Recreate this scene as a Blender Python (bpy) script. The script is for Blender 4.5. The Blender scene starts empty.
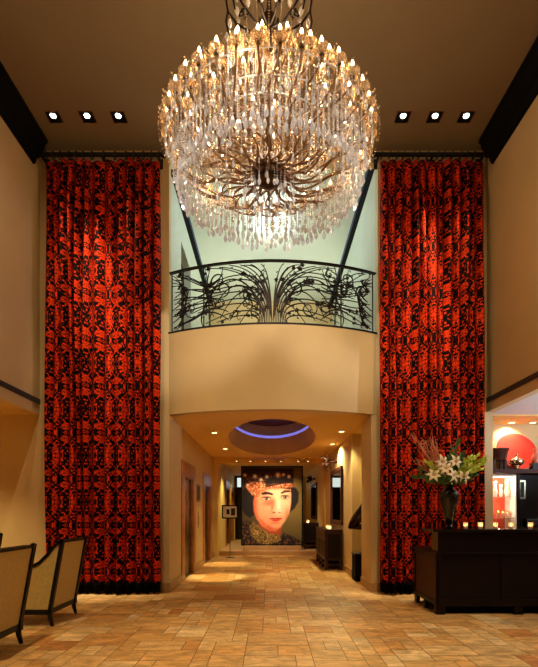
import bpy, bmesh, math, random
import numpy as np
from mathutils import Vector, Matrix, noise as mnoise
random.seed(7)
PI = math.pi
SC = bpy.context.scene
COL = SC.collection
# ------------------------------------------------------------------ helpers
def lin(c):
    return tuple((v/255/12.92) if v/255 <= .04045 else ((v/255+.055)/1.055)**2.4 for v in c)

class MB:
    def __init__(s): s.v = []; s.f = []
    def add(s, vs, fs):
        b = len(s.v); s.v += [tuple(p) for p in vs]; s.f += [tuple(b+i for i in f) for f in fs]; return s
    def box(s, x0, x1, y0, y1, z0, z1):
        vs = [(x, y, z) for z in (z0, z1) for y in (y0, y1) for x in (x0, x1)]
        return s.add(vs, [(0,2,3,1),(4,5,7,6),(0,1,5,4),(2,6,7,3),(0,4,6,2),(1,3,7,5)])
    def tube(s, pts, r, n=8, cap=True, flat=1.0):
        pts = [Vector(p) for p in pts]
        rs = r if isinstance(r, (list, tuple)) else [r]*len(pts)
        vs = []; fs = []; up = None
        for i, p in enumerate(pts):
            t = (pts[min(i+1, len(pts)-1)] - pts[max(i-1, 0)])
            if t.length < 1e-9: t = Vector((0,0,1))
            t.normalize()
            if up is None:
                up = Vector((0,0,1)) if abs(t.z) < .9 else Vector((1,0,0))
            a = t.cross(up)
            if a.length < 1e-4: a = t.cross(Vector((0,1,0)))
            a.normalize(); b = a.cross(t).normalized(); up = b
            for k in range(n):
                q = 2*PI*k/n
                vs.append(p + a*math.cos(q)*rs[i] + b*math.sin(q)*rs[i]*flat)
        for i in range(len(pts)-1):
            for k in range(n):
                fs.append((i*n+k, i*n+(k+1) % n, (i+1)*n+(k+1) % n, (i+1)*n+k))
        if cap:
            fs.append(tuple(range(n))[::-1]); fs.append(tuple((len(pts)-1)*n+k for k in range(n)))
        return s.add(vs, fs)
    def lathe(s, prof, c=(0,0,0), n=24, sx=1, sy=1):
        vs = []; fs = []
        for r, z in prof:
            for k in range(n):
                q = 2*PI*k/n
                vs.append((c[0]+r*sx*math.cos(q), c[1]+r*sy*math.sin(q), c[2]+z))
        for i in range(len(prof)-1):
            for k in range(n):
                fs.append((i*n+k, i*n+(k+1) % n, (i+1)*n+(k+1) % n, (i+1)*n+k))
        if prof[0][0] > 1e-5: fs.append(tuple(range(n))[::-1])
        if prof[-1][0] > 1e-5: fs.append(tuple((len(prof)-1)*n+k for k in range(n)))
        return s.add(vs, fs)
    def ball(s, c, rx, ry=None, rz=None, n=10, m=7):
        ry = ry or rx; rz = rz or rx
        pr = [(max(math.sin(PI*i/m), 1e-4), -math.cos(PI*i/m)*rz) for i in range(m+1)]
        return s.lathe([(r, z) for r, z in pr], c, n, rx, ry)
    def octa(s, c, r, h=None, h2=None):
        x, y, z = c; h = h or r; h2 = h2 or h
        return s.add([(x+r,y,z),(x,y+r,z),(x-r,y,z),(x,y-r,z),(x,y,z+h),(x,y,z-h2)],
                     [(0,1,4),(1,2,4),(2,3,4),(3,0,4),(1,0,5),(2,1,5),(3,2,5),(0,3,5)])
    def prism_xz(s, poly, y0, y1):
        n = len(poly)
        vs = [(x, y0, z) for x, z in poly] + [(x, y1, z) for x, z in poly]
        fs = [tuple(range(n)), tuple(range(2*n-1, n-1, -1))] + [(i, (i+1) % n+n if False else i+n, (i+1) % n+n, (i+1) % n) for i in range(n)]
        return s.add(vs, fs)
    def mesh(s, name, off=(0,0,0)):
        me = bpy.data.meshes.new(name)
        me.from_pydata([(a-off[0], b-off[1], c-off[2]) for a, b, c in s.v], [], s.f)
        bm = bmesh.new(); bm.from_mesh(me); bmesh.ops.recalc_face_normals(bm, faces=bm.faces); bm.to_mesh(me); bm.free()
        return me
    def build(s, name, m, parent=None, world=False, smooth=False, bevel=0):
        off = (0,0,0)
        if parent is not None and world:
            off = worldloc(parent)
        me = s.mesh(name, off)
        if m: me.materials.append(m)
        if smooth:
            me.polygons.foreach_set('use_smooth', [True]*len(me.polygons))
            me.set_sharp_from_angle(angle=math.radians(45))
        o = bpy.data.objects.new(name, me); COL.objects.link(o)
        if parent is not None: o.parent = parent
        if bevel:
            b = o.modifiers.new('bevel', 'BEVEL'); b.width = bevel; b.segments = 2; b.limit_method = 'ANGLE'
        return o
def worldloc(o):
    v = Vector((0,0,0))
    while o is not None:
        v += Vector(o.location); o = o.parent
    return v
def tag(o, label=None, cat=None, group=None, kind=None):
    if label: o['label'] = label
    if cat: o['category'] = cat
    if group: o['group'] = group
    if kind: o['kind'] = kind
    return o
def thing(name, loc, label, cat, group=None, rz=0):
    o = bpy.data.objects.new(name, None); COL.objects.link(o)
    o.location = loc; o.rotation_euler = (0,0,rz); o.empty_display_size = .1
    return tag(o, label, cat, group)
def copy_tree(o, parent=None):
    c = o.copy(); COL.objects.link(c); c.parent = parent
    for ch in list(o.children): copy_tree(ch, c)
    return c
def struct(mb, name, m, label, cat='wall', bevel=0, smooth=False):
    o = mb.build(name, m, bevel=bevel, smooth=smooth)
    return tag(o, label, cat, kind='structure')

# ------------------------------------------------------------------ materials
def mat(name, c, rough=.6, metal=0, spec=.5, noise=0, nscale=6, bump=0, bscale=60, trans=0, emis=None, es=0, coat=0, sheen=0):
    m = bpy.data.materials.new(name); m.use_nodes = True
    nt = m.node_tree; b = nt.nodes['Principled BSDF']
    col = (*lin(c), 1)
    b.inputs['Base Color'].default_value = col
    b.inputs['Roughness'].default_value = rough
    b.inputs['Metallic'].default_value = metal
    b.inputs['Specular IOR Level'].default_value = spec
    b.inputs['Transmission Weight'].default_value = trans
    b.inputs['Coat Weight'].default_value = coat
    b.inputs['Sheen Weight'].default_value = sheen
    if emis:
        b.inputs['Emission Color'].default_value = (*lin(emis), 1); b.inputs['Emission Strength'].default_value = es
    tc = nt.nodes.new('ShaderNodeTexCoord')
    if noise:
        n = nt.nodes.new('ShaderNodeTexNoise'); n.inputs['Scale'].default_value = nscale; n.inputs['Detail'].default_value = 4
        nt.links.new(tc.outputs['Object'], n.inputs['Vector'])
        r = nt.nodes.new('ShaderNodeMapRange'); r.inputs[1].default_value = .3; r.inputs[2].default_value = .7
        r.inputs[3].default_value = 1-noise; r.inputs[4].default_value = 1+noise
        nt.links.new(n.outputs['Fac'], r.inputs[0])
        mx = nt.nodes.new('ShaderNodeVectorMath'); mx.operation = 'SCALE'; mx.inputs[0].default_value = col[:3]
        nt.links.new(r.outputs[0], mx.inputs['Scale']); nt.links.new(mx.outputs[0], b.inputs['Base Color'])
    if bump:
        n2 = nt.nodes.new('ShaderNodeTexNoise'); n2.inputs['Scale'].default_value = bscale
        nt.links.new(tc.outputs['Object'], n2.inputs['Vector'])
        bp = nt.nodes.new('ShaderNodeBump'); bp.inputs['Strength'].default_value = bump; bp.inputs['Distance'].default_value = .01
        nt.links.new(n2.outputs['Fac'], bp.inputs['Height']); nt.links.new(bp.outputs[0], b.inputs['Normal'])
    return m
def emit(name, c, s):
    m = bpy.data.materials.new(name); m.use_nodes = True; nt = m.node_tree; nt.nodes.clear()
    e = nt.nodes.new('ShaderNodeEmission'); e.inputs[0].default_value = (*lin(c), 1); e.inputs[1].default_value = s
    o = nt.nodes.new('ShaderNodeOutputMaterial'); nt.links.new(e.outputs[0], o.inputs[0]); return m
def crystal(name, c, tr=.3, gl=.35, tl=.35, rough=.12):
    m = bpy.data.materials.new(name); m.use_nodes = True; nt = m.node_tree; nt.nodes.clear()
    col = (*lin(c), 1)
    g = nt.nodes.new('ShaderNodeBsdfGlossy'); g.inputs[0].default_value = col; g.inputs['Roughness'].default_value = rough
    d = nt.nodes.new('ShaderNodeBsdfDiffuse'); d.inputs[0].default_value = col
    l = nt.nodes.new('ShaderNodeBsdfTranslucent'); l.inputs[0].default_value = col
    t = nt.nodes.new('ShaderNodeBsdfTransparent')
    m1 = nt.nodes.new('ShaderNodeMixShader'); m1.inputs[0].default_value = .5
    nt.links.new(d.outputs[0], m1.inputs[1]); nt.links.new(l.outputs[0], m1.inputs[2])
    m2 = nt.nodes.new('ShaderNodeMixShader'); m2.inputs[0].default_value = gl
    nt.links.new(m1.outputs[0], m2.inputs[1]); nt.links.new(g.outputs[0], m2.inputs[2])
    m3 = nt.nodes.new('ShaderNodeMixShader'); m3.inputs[0].default_value = tr
    nt.links.new(m2.outputs[0], m3.inputs[1]); nt.links.new(t.outputs[0], m3.inputs[2])
    o = nt.nodes.new('ShaderNodeOutputMaterial'); nt.links.new(m3.outputs[0], o.inputs[0]); return m

M = {}
M['wall'] = mat('plaster_tan', (207,180,130), .7, noise=.05, nscale=1.5, bump=.08, bscale=90)
M['ceil'] = mat('ceiling_paint', (134,117,90), .75, noise=.03, nscale=1)
M['soffit'] = mat('soffit_paint', (232,190,112), .7, noise=.03, nscale=1)
M['white_soffit'] = mat('pale_ceiling', (214,212,210), .7, noise=.02)
M['landing'] = mat('landing_plaster', (196,204,184), .7, noise=.04, nscale=1.5)
M['olive_wall'] = mat('back_corridor_plaster', (222,194,112), .7, noise=.05, nscale=2)
M['crown'] = mat('black_lacquer', (9,7,6), .8, spec=.12, noise=.1)
M['crown_blue'] = mat('glossy_blue_black', (70,90,120), .25, noise=.1)
M['slate'] = mat('slate_band', (58,50,48), .6, noise=.1)
M['stone'] = mat('base_stone', (176,138,90), .45, noise=.12, nscale=8)
M['marble'] = mat('brown_marble', (166,106,48), .35, noise=.3, nscale=7)
M['steel'] = mat('brushed_steel', (128,132,112), .3, metal=1, noise=.1, nscale=3)
M['iron'] = mat('wrought_iron', (34,30,32), .34, metal=.6, noise=.15, nscale=30)
M['wood'] = mat('espresso_wood', (17,6,4), .45, noise=.3, nscale=5, spec=.18)
M['mahog'] = mat('mahogany', (66,26,11), .55, noise=.3, nscale=5, spec=.25)
M['wood_edge'] = mat('wood_edge', (84,58,28), .35, noise=.2)
M['fabric'] = mat('olive_linen', (196,172,98), .9, noise=.12, nscale=40, bump=.3, bscale=300, sheen=.2)
M['frame_wood'] = mat('black_wood', (14,8,5), .45, spec=.3, noise=.15)
M['black'] = mat('gloss_black', (8,7,7), .12, noise=.05, spec=.6)
M['bronze'] = mat('dark_bronze', (44,22,12), .25, metal=.7, noise=.2)
M['brass'] = mat('antique_brass', (122,84,48), .4, metal=.3, noise=.15, nscale=20)
M['hubm'] = mat('hub_bronze', (70,44,24), .35, metal=.8, noise=.15)
M['silver'] = mat('silver', (225,215,190), .2, metal=1, noise=.05)
M['fringe'] = mat('black_bullion', (5,3,3), .95, spec=.05, noise=.3, nscale=60)
M['redplate'] = mat('red_lacquer', (196,36,16), .6, noise=.12, nscale=14)
M['redback'] = mat('coral_lining', (222,84,50), .7, noise=.2, nscale=18)
M['leaf'] = mat('leaf_green', (60,96,28), .5, noise=.25, nscale=20)
M['leaf2'] = mat('lime_green', (190,204,70), .5, noise=.2, nscale=20)
M['petal'] = mat('cream_petal', (246,232,196), .5, noise=.06, nscale=20)
M['stamen'] = mat('orange_stamen', (180,90,20), .6, noise=.1)
M['twig'] = mat('curly_willow', (214,150,112), .6, noise=.2)
M['white'] = mat('white_mount', (232,220,200), .7, noise=.03)
M['ink'] = mat('dark_photo_print', (30,22,20), .6, noise=.3, nscale=30)
M['wax'] = mat('candle_wax', (250,225,180), .5, noise=.03)
M['mirror'] = mat('mirror_silvering', (220,220,210), .03, metal=1, noise=.01)
M['pink'] = mat('pink_ceramic', (220,120,90), .4, noise=.1)
M['screen'] = mat('dark_plastic', (18,16,16), .4, noise=.1)
M['rug'] = mat('runner', (110,66,30), .9, noise=.2, nscale=20)
M['cup'] = crystal('frosted_glass_cup', (255,235,205), .35, .15, 0, .3)
M['glass'] = crystal('clear_glass', (225,240,235), .8, .8, 0, .05)
M['cryst'] = crystal('crystal_drop', (252,253,255), .3, .5, 0, .08)
M['crystw'] = crystal('crystal_bead', (240,228,210), .55, .75, 0, .05)
M['amber'] = crystal('amber_glass_dish', (240,205,160), .6, .45, 0, .08)
M['bulb'] = emit('candle_bulb', (255,206,140), 34)
M['flame'] = emit('candle_flame', (255,220,150), 26)
M['lamp'] = emit('lamp_face', (255,240,215), 14)
M['neon'] = emit('violet_cove_tube', (150,140,255), .75)
M['transom'] = emit('lit_transom', (225,240,235), 1.0)
M['warm_lens'] = emit('warm_lens', (255,215,150), 6)
M['night'] = mat('night_pane', (16,26,14), .15, noise=.6, nscale=9)

def floor_material():
    m = bpy.data.materials.new('travertine'); m.use_nodes = True; nt = m.node_tree; b = nt.nodes['Principled BSDF']
    at = nt.nodes.new('ShaderNodeAttribute'); at.attribute_name = 'tone'
    tc = nt.nodes.new('ShaderNodeTexCoord')
    mp = nt.nodes.new('ShaderNodeVectorMath'); mp.operation = 'MULTIPLY'; mp.inputs[1].default_value = (1, 2.2, 1)
    nt.links.new(tc.outputs['Object'], mp.inputs[0])
    ad = nt.nodes.new('ShaderNodeVectorMath'); ad.operation = 'MULTIPLY_ADD'; ad.inputs[1].default_value = (37, 37, 37)
    nt.links.new(at.outputs['Vector'], ad.inputs[0]); nt.links.new(mp.outputs[0], ad.inputs[2])
    n = nt.nodes.new('ShaderNodeTexNoise'); n.inputs['Scale'].default_value = 4.5; n.inputs['Detail'].default_value = 8; n.inputs['Roughness'].default_value = .62; n.inputs['Distortion'].default_value = .6
    nt.links.new(ad.outputs[0], n.inputs['Vector'])
    r = nt.nodes.new('ShaderNodeMapRange'); r.inputs[1].default_value = .32; r.inputs[2].default_value = .68; r.inputs[3].default_value = .55; r.inputs[4].default_value = 1.25
    nt.links.new(n.outputs['Fac'], r.inputs[0])
    n2 = nt.nodes.new('ShaderNodeTexNoise'); n2.inputs['Scale'].default_value = 28; n2.inputs['Detail'].default_value = 3
    nt.links.new(ad.outputs[0], n2.inputs['Vector'])
    r2 = nt.nodes.new('ShaderNodeMapRange'); r2.inputs[1].default_value = .62; r2.inputs[2].default_value = .7; r2.inputs[3].default_value = 1; r2.inputs[4].default_value = .5
    nt.links.new(n2.outputs['Fac'], r2.inputs[0])
    mu = nt.nodes.new('ShaderNodeMath'); mu.operation = 'MULTIPLY'
    nt.links.new(r.outputs[0], mu.inputs[0]); nt.links.new(r2.outputs[0], mu.inputs[1])
    sc = nt.nodes.new('ShaderNodeVectorMath'); sc.operation = 'SCALE'
    nt.links.new(at.outputs['Color'], sc.inputs[0]); nt.links.new(mu.outputs[0], sc.inputs['Scale'])
    nt.links.new(sc.outputs[0], b.inputs['Base Color'])
    rr = nt.nodes.new('ShaderNodeMapRange'); rr.inputs[3].default_value = .32; rr.inputs[4].default_value = .5
    nt.links.new(n.outputs['Fac'], rr.inputs[0]); nt.links.new(rr.outputs[0], b.inputs['Roughness'])
    bp = nt.nodes.new('ShaderNodeBump'); bp.inputs['Strength'].default_value = .25; bp.inputs['Distance'].default_value = .004
    nt.links.new(mu.outputs[0], bp.inputs['Height']); nt.links.new(bp.outputs[0], b.inputs['Normal'])
    return m

def damask():
    m = bpy.data.materials.new('red_damask'); m.use_nodes = True; nt = m.node_tree; b = nt.nodes['Principled BSDF']
    N = nt.nodes.new; L = nt.links.new
    uv = N('ShaderNodeTexCoord'); sp = N('ShaderNodeSeparateXYZ'); L(uv.outputs['UV'], sp.inputs[0])
    def math_(op, a, bb=None, c=None):
        n = N('ShaderNodeMath'); n.operation = op
        for i, x in enumerate((a, bb, c)):
            if x is None: continue
            if isinstance(x, (int, float)): n.inputs[i].default_value = x
            else: L(x, n.inputs[i])
        return n.outputs[0]
    pu = math_('PINGPONG', sp.outputs[0], .23)
    vm = math_('MODULO', sp.outputs[1], .74); vp = math_('PINGPONG', sp.outputs[1], .37)
    cb = N('ShaderNodeCombineXYZ'); L(pu, cb.inputs[0]); L(vp, cb.inputs[1])
    n1 = N('ShaderNodeTexNoise'); n1.inputs['Scale'].default_value = 14; n1.inputs['Detail'].default_value = 1.2; n1.inputs['Distortion'].default_value = 1.1; L(cb.outputs[0], n1.inputs['Vector'])
    n2 = N('ShaderNodeTexNoise'); n2.inputs['Scale'].default_value = 21; n2.inputs['Detail'].default_value = 0; n2.inputs['Distortion'].default_value = .8; L(cb.outputs[0], n2.inputs['Vector'])
    blob = math_('GREATER_THAN', n1.outputs['Fac'], .52)
    line = math_('LESS_THAN', math_('ABSOLUTE', math_('SUBTRACT', n2.outputs['Fac'], .5)), .055)
    # framed medallions: rings around (0, .37) of each repeat
    du = math_('MULTIPLY', pu, 1.3); dv = math_('SUBTRACT', vm, .37)
    rr = math_('SQRT', math_('ADD', math_('MULTIPLY', du, du), math_('MULTIPLY', dv, dv)))
    ring = math_('LESS_THAN', math_('ABSOLUTE', math_('SUBTRACT', rr, .12)), .012)
    core = math_('LESS_THAN', rr, .035)
    dv2 = math_('SUBTRACT', math_('ABSOLUTE', math_('SUBTRACT', vm, .37)), .33)
    du2 = math_('SUBTRACT', pu, .23)
    rr2 = math_('SQRT', math_('ADD', math_('MULTIPLY', du2, du2), math_('MULTIPLY', dv2, dv2)))
    ring2 = math_('LESS_THAN', math_('ABSOLUTE', math_('SUBTRACT', rr2, .07)), .013)
    cosv = math_('COSINE', math_('MULTIPLY', vp, PI/.37))
    og = math_('LESS_THAN', math_('ABSOLUTE', math_('SUBTRACT', pu, math_('MULTIPLY_ADD', cosv, .10, .115))), .012)
    blob = math_('MAXIMUM', blob, og)
    tot = math_('MAXIMUM', math_('MAXIMUM', blob, line), math_('MAXIMUM', math_('MAXIMUM', ring, core), ring2))
    mx = N('ShaderNodeMix'); mx.data_type = 'RGBA'; L(tot, mx.inputs['Factor'])
    mx.inputs['A'].default_value = (*lin((226,58,14)), 1); mx.inputs['B'].default_value = (*lin((14,6,6)), 1)
    L(mx.outputs['Result'], b.inputs['Base Color'])
    b.inputs['Roughness'].default_value = .85; b.inputs['Specular IOR Level'].default_value = .06
    return m
M['damask'] = damask()

def vcol(name, rough=.5):
    m = bpy.data.materials.new(name); m.use_nodes = True; nt = m.node_tree; b = nt.nodes['Principled BSDF']
    at = nt.nodes.new('ShaderNodeAttribute'); at.attribute_name = 'tone'
    nt.links.new(at.outputs['Color'], b.inputs['Base Color']); b.inputs['Roughness'].default_value = rough
    return m

# ------------------------------------------------------------------ dimensions (metres; camera at the origin looking +Y)
XL, XR, YB, ZC = -3.79, 3.60, 7.60, 7.29      # lobby side walls, back wall, ceiling
CL, CR, YH = -1.65, 1.69, 13.55               # corridor walls, bulkhead
ZS = 2.93                                     # low ceiling
YF = -3.0                                     # wall behind the camera

# ------------------------------------------------------------------ floor
def build_floor():
    u = .155; nx, ny = 93, 152; x0, y0 = -7.2, -3.2
    occ = np.zeros((nx, ny), bool); rnd = random.Random(3)
    vs = []; fs = []; cols = []
    pal = [(218,174,110), (226,186,124), (208,160,94), (234,200,142), (204,150,84), (218,168,100), (196,132,68)]
    g = .003
    for j in range(ny):
        for i in range(nx):
            if occ[i, j]: continue
            opts = [(2,2),(3,2),(2,3),(3,3),(4,2),(2,1),(4,3),(1,1),(2,2),(3,2),(1,2)]
            rnd.shuffle(opts)
            opts = [o for o in opts if o != (1,1)] + [(2,1),(1,2),(1,1)]
            for w, h in opts:
                if i+w <= nx and j+h <= ny and not occ[i:i+w, j:j+h].any(): break
            occ[i:i+w, j:j+h] = True
            a, b_, c, d = x0+i*u+g, x0+(i+w)*u-g, y0+j*u+g, y0+(j+h)*u-g
            k = len(vs); vs += [(a,c,0),(b_,c,0),(b_,d,0),(a,d,0)]; fs.append((k,k+1,k+2,k+3))
            t = rnd.choices(pal, [4,4,3,3,2,3,1])[0]; q = rnd.uniform(.92, 1.06)
            cols.append([v*q for v in lin(t)])
    # the joints: one slab a hair below
    k = len(vs); e = (x0, x0+nx*u, y0, y0+ny*u)
    vs += [(e[0],e[2],-.0015),(e[1],e[2],-.0015),(e[1],e[3],-.0015),(e[0],e[3],-.0015)]; fs.append((k,k+1,k+2,k+3)); cols.append(list(lin((92,60,30))))
    vs += [(e[0],e[2],-.2),(e[1],e[2],-.2),(e[1],e[3],-.2),(e[0],e[3],-.2)]
    for f in ((k+4,k+7,k+6,k+5),(k,k+4,k+5,k+1),(k+1,k+5,k+6,k+2),(k+2,k+6,k+7,k+3),(k+3,k+7,k+4,k)): fs.append(f); cols.append(list(lin((92,60,30))))
    me = bpy.data.meshes.new('floor'); me.from_pydata(vs, [], fs)
    at = me.color_attributes.new('tone', 'FLOAT_COLOR', 'CORNER')
    data = []
    for p in me.polygons: data += [*cols[p.index], 1]*len(p.loop_indices)
    at.data.foreach_set('color', data)
    me.materials.append(floor_material())
    o = bpy.data.objects.new('floor', me); COL.objects.link(o)
    tag(o, 'honey travertine floor laid in mixed rectangular tiles', 'floor', kind='structure')
build_floor()

# ------------------------------------------------------------------ walls
W = M['wall']
struct(MB().box(XL-.15, XL, YF, YB, ZS, ZC), 'wall_left', W, 'tall tan plaster wall left of the lobby')
struct(MB().box(XR, XR+.12, YF, YB+.19, 2.97, ZC), 'wall_right', W, 'tall tan plaster wall right of the lobby')
struct(MB().box(-7.2, 7.2, YF-.15, YF, 0, ZC), 'wall_front', W, 'tan wall behind the viewer')
struct(MB().box(-7.2, CL, YB, YB+.15, 0, ZC), 'wall_back', W, 'tan back wall behind the left red curtain')
struct(MB().box(1.80, 3.70, YB, YB+.19, 0, ZC).box(CR, 1.80, YB, YB+.19, 0, 4.2), 'wall_back', W, 'tan back wall behind the right red curtain')
struct(MB().box(-7.35, -7.2, YF, YB, 0, ZS), 'wall_alcove', W, 'side wall of the low seating alcove')
struct(MB().box(7.2, 7.35, YF, 8.7, 0, 2.97), 'wall_reception', W, 'side wall of the reception area')
struct(MB().box(-7.2, 7.2, YF-.15, YB+.15, ZC, ZC+.15).box(-1.85, 1.9, YB+.15, 13.2, ZC, ZC+.15), 'ceiling', M['ceil'], 'brown painted high lobby ceiling', 'ceiling')
struct(MB().box(-7.2, XL-.15, YF, YB, ZS, ZS+.2), 'ceiling_alcove', M['soffit'], 'low ceiling over the seating alcove', 'ceiling')
struct(MB().box(XR+.12, 7.2, YF, 7.79, 2.97, 3.15), 'ceiling_reception', M['white_soffit'], 'pale low ceiling over the reception desk', 'ceiling')
struct(MB().box(XR+.12, 7.2, 7.79, 8.72, 2.95, 3.15), 'ceiling_niche', M['soffit'], 'warm ceiling over the display niche', 'ceiling')
struct(MB().box(3.70, 7.2, 8.57, 8.72, 0, 2.95), 'wall_niche', W, 'cream back wall of the lit display niche')
struct(MB().box(3.60, 3.72, YB+.19, 8.57, 0, 2.95), 'wall_niche_side', W, 'side wall of the display niche')
# dark bands along the side walls
struct(MB().box(XL, XL+.012, YF, YB, 3.095, 3.18), 'trim_1', M['slate'], 'thin dark slate band along the left wall', 'trim')
struct(MB().box(XR-.012, XR, YF, YB, 3.12, 3.20), 'trim_2', M['slate'], 'thin dark slate band along the right wall', 'trim')
# crowns
def crown(x, s, n):
    pr = [(0,0),(.05,0),(.05,-.0)]
    prof = [(0,ZC),(.235,ZC),(.235,ZC-.045),(.20,ZC-.07),(.19,ZC-.14),(.13,ZC-.22),(.07,ZC-.27),(.05,ZC-.34),(.03,ZC-.38),(0,ZC-.38)]
    struct(MB().prism_xz([(x+s*a, z) for a, z in prof], YF, 7.39), n, M['crown'], 'black crown moulding under the lobby ceiling', 'trim', smooth=False)
crown(XL, 1, 'trim_3'); crown(XR, -1, 'trim_4')
# landing upstairs
LW = M['landing']
lw = MB(); lw.box(-1.85, -1.70, YB+.15, 8.9, 4.2, ZC).box(-1.85, -1.70, 10.0, 13.0, 4.2, ZC).box(-1.85, -1.70, 8.9, 10.0, 6.56, ZC)
struct(lw, 'wall_landing_left', LW, 'pale wall left of the upstairs landing')
struct(MB().box(1.80, 1.95, YB+.19, 13.0, 4.2, ZC), 'wall_landing_right', LW, 'pale wall right of the upstairs landing')
struct(MB().box(-1.85, 1.95, 13.0, 13.2, 4.2, ZC), 'wall_landing_back', W, 'peach back wall of the upstairs landing')
struct(MB().box(-1.70, 1.80, YB+.01, 13.0, ZC-.03, ZC), 'ceiling_landing', LW, 'pale ceiling of the upstairs landing', 'ceiling')
struct(MB().box(CL, 1.80, YB+.02, YB+.15, 7.10, ZC-.03), 'added_header', W, 'narrow header over the landing opening, added to block light')  # added strip, keeps landing light off the lobby ceiling
d = struct(MB().box(-1.92, -1.87, 8.9, 10.0, 4.2, 6.56), 'door_1', M['frame_wood'], 'dark door on the upstairs landing', 'door')
MB().box(-1.87, -1.86, 9.02, 9.88, 4.4, 5.3).box(-1.87, -1.86, 9.02, 9.88, 5.42, 6.4).build('door_panel', M['wood'], d)
for x, s, n in ((-1.70, 1, 'trim_5'), (1.80, -1, 'trim_6')):
    struct(MB().prism_xz([(x, ZC-.03), (x+s*.075, ZC-.03), (x+s*.075, ZC-.05), (x+s*.03, ZC-.11), (x, ZC-.13)], YB+.2, 13.0), n, M['crown'], 'dark crown moulding of the upstairs landing', 'trim')
    struct(MB().box(min(x+s*.077, x+s*.105), max(x+s*.077, x+s*.105), YB+.2, 13.0, ZC-.055, ZC-.03), n.replace('5','7').replace('6','8'), M['crown_blue'], 'blue black fillet beside the landing crown', 'trim')

# balcony drum
RB = 3.855; CYB = 7.2+RB; CXB = .055; PHI = math.asin(1.735/RB)
def arc(s, t_off=0):   # s = -1..1 along the arc
    a = s*PHI; r = RB + t_off
    return (CXB + r*math.sin(a), CYB - r*math.cos(a))
def arc_band(mb, t0, t1, z0, z1, n=48, s0=-1, s1=1):
    vs = []; fs = []
    for i in range(n+1):
        s = s0+(s1-s0)*i/n
        for t in (t0, t1):
            x, y = arc(s, t)
            for z in (z0, z1): vs.append((x, y, z))
    for i in range(n):
        a = i*4; b = a+4
        fs += [(a,b,b+1,a+1),(a+2,a+3,b+3,b+2),(a,a+2,b+2,b),(a+1,b+1,b+3,a+3)]
    fs += [(0,1,3,2),(n*4,n*4+2,n*4+3,n*4+1)]
    return mb.add(vs, fs)
dr = MB(); arc_band(dr, 0, -.14, ZS, 4.27)
struct(dr, 'wall_balcony', W, 'curved tan plaster front of the balcony', smooth=True)
# landing floor slab
n = 48; vs = []; fs = []
for i in range(n+1):
    x, y = arc(-1+2*i/n, -.13); vs += [(x, y, 4.0), (x, y, 4.2), (x, 13.0, 4.0), (x, 13.0, 4.2)]
for i in range(n):
    a = i*4; b = a+4; fs += [(a,b,b+1,a+1),(a+2,a+3,b+3,b+2),(a,a+2,b+2,b),(a+1,b+1,b+3,a+3)]
fs += [(0,1,3,2),(n*4,n*4+2,n*4+3,n*4+1)]
struct(MB().add(vs, fs), 'floor_landing', M['stone'], 'floor of the upstairs landing', 'floor')
# corridor ceiling with the oval opening
EX, EY, EA, EB = .065, 10.475, .965, 2.515
def outer_pt(a):
    dx, dy = math.cos(a), math.sin(a); xs = []
    # rectangle CL..CR, y 7.3(arc) .. YH
    t = 99
    if dx > 1e-6: t = min(t, (CR-EX)/dx)
    if dx < -1e-6: t = min(t, (CL-EX)/dx)
    if dy > 1e-6: t = min(t, (YH-EY)/dy)
    if dy < -1e-6:
        t2 = (YB-EY)/dy
        t = min(t, t2)
    return (EX+dx*t, EY+dy*t)
angs = sorted(set([2*PI*i/160 for i in range(160)] + [math.atan2(y-EY, x-EX) % (2*PI) for x in (CL, CR) for y in (YB, YH)]))
cm = MB(); vs = []; fs = []; N_ = len(angs)
for a in angs:
    ca, sa = math.cos(a), math.sin(a); t = 1/math.sqrt((ca/EA)**2+(sa/EB)**2)
    ox, oy = outer_pt(a)
    vs += [(EX+ca*t, EY+sa*t, ZS), (ox, oy, ZS), (EX+ca*t, EY+sa*t, 3.41)]
for i in range(N_):
    a = i*3; b = ((i+1) % N_)*3
    fs += [(a, b, b+1, a+1)]
cm.add(vs, fs)
# underside between the arc and the back wall plane
vs = []; fs = []
for i in range(49):
    x, y = arc(-1+2*i/48, -.13); vs += [(x, min(y, YB), ZS), (x, YB, ZS)]
for i in range(48): fs.append((i*2, i*2+2, i*2+3, i*2+1))
cm.add(vs, fs)
struct(cm, 'ceiling_corridor', M['soffit'], 'warm low ceiling of the elevator corridor', 'ceiling')
rw = MB(); vs = []; fs = []
for i in range(96):
    q = 2*PI*i/96; c_, s_ = math.cos(q), math.sin(q)
    vs += [(EX+EA*c_, EY+EB*s_, ZS), (EX+EA*c_, EY+EB*s_, 3.40), (EX+(EA+.2)*c_, EY+(EB+.2)*s_, 3.40), (EX+(EA+.2)*c_, EY+(EB+.2)*s_, 3.78)]
for i in range(96):
    a = i*4; b = ((i+1) % 96)*4
    fs += [(a,b,b+1,a+1),(a+1,b+1,b+2,a+2),(a+2,b+2,b+3,a+3)]
rw.add(vs, fs)
struct(rw, 'wall_dome', M['soffit'], 'oval wall of the ceiling recess in the corridor', smooth=True)
struct(MB().add([(EX+(EA+.2)*math.cos(2*PI*i/96), EY+(EB+.2)*math.sin(2*PI*i/96), 3.78) for i in range(96)], [tuple(range(96))]), 'ceiling_dome', mat('oxblood_paint', (84,26,18), .5, noise=.1), 'dark oxblood oval above the violet cove light', 'ceiling')
cv = MB(); pts = [(EX+(EA+.02)*math.cos(2*PI*i/96), EY+(EB+.02)*math.sin(2*PI*i/96), 3.44) for i in range(97)]
cv.tube(pts, .035, 8, cap=False)
tag(cv.build('cove_light', M['neon'], smooth=True), 'glowing violet tube round the oval ceiling recess', 'light')

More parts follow.
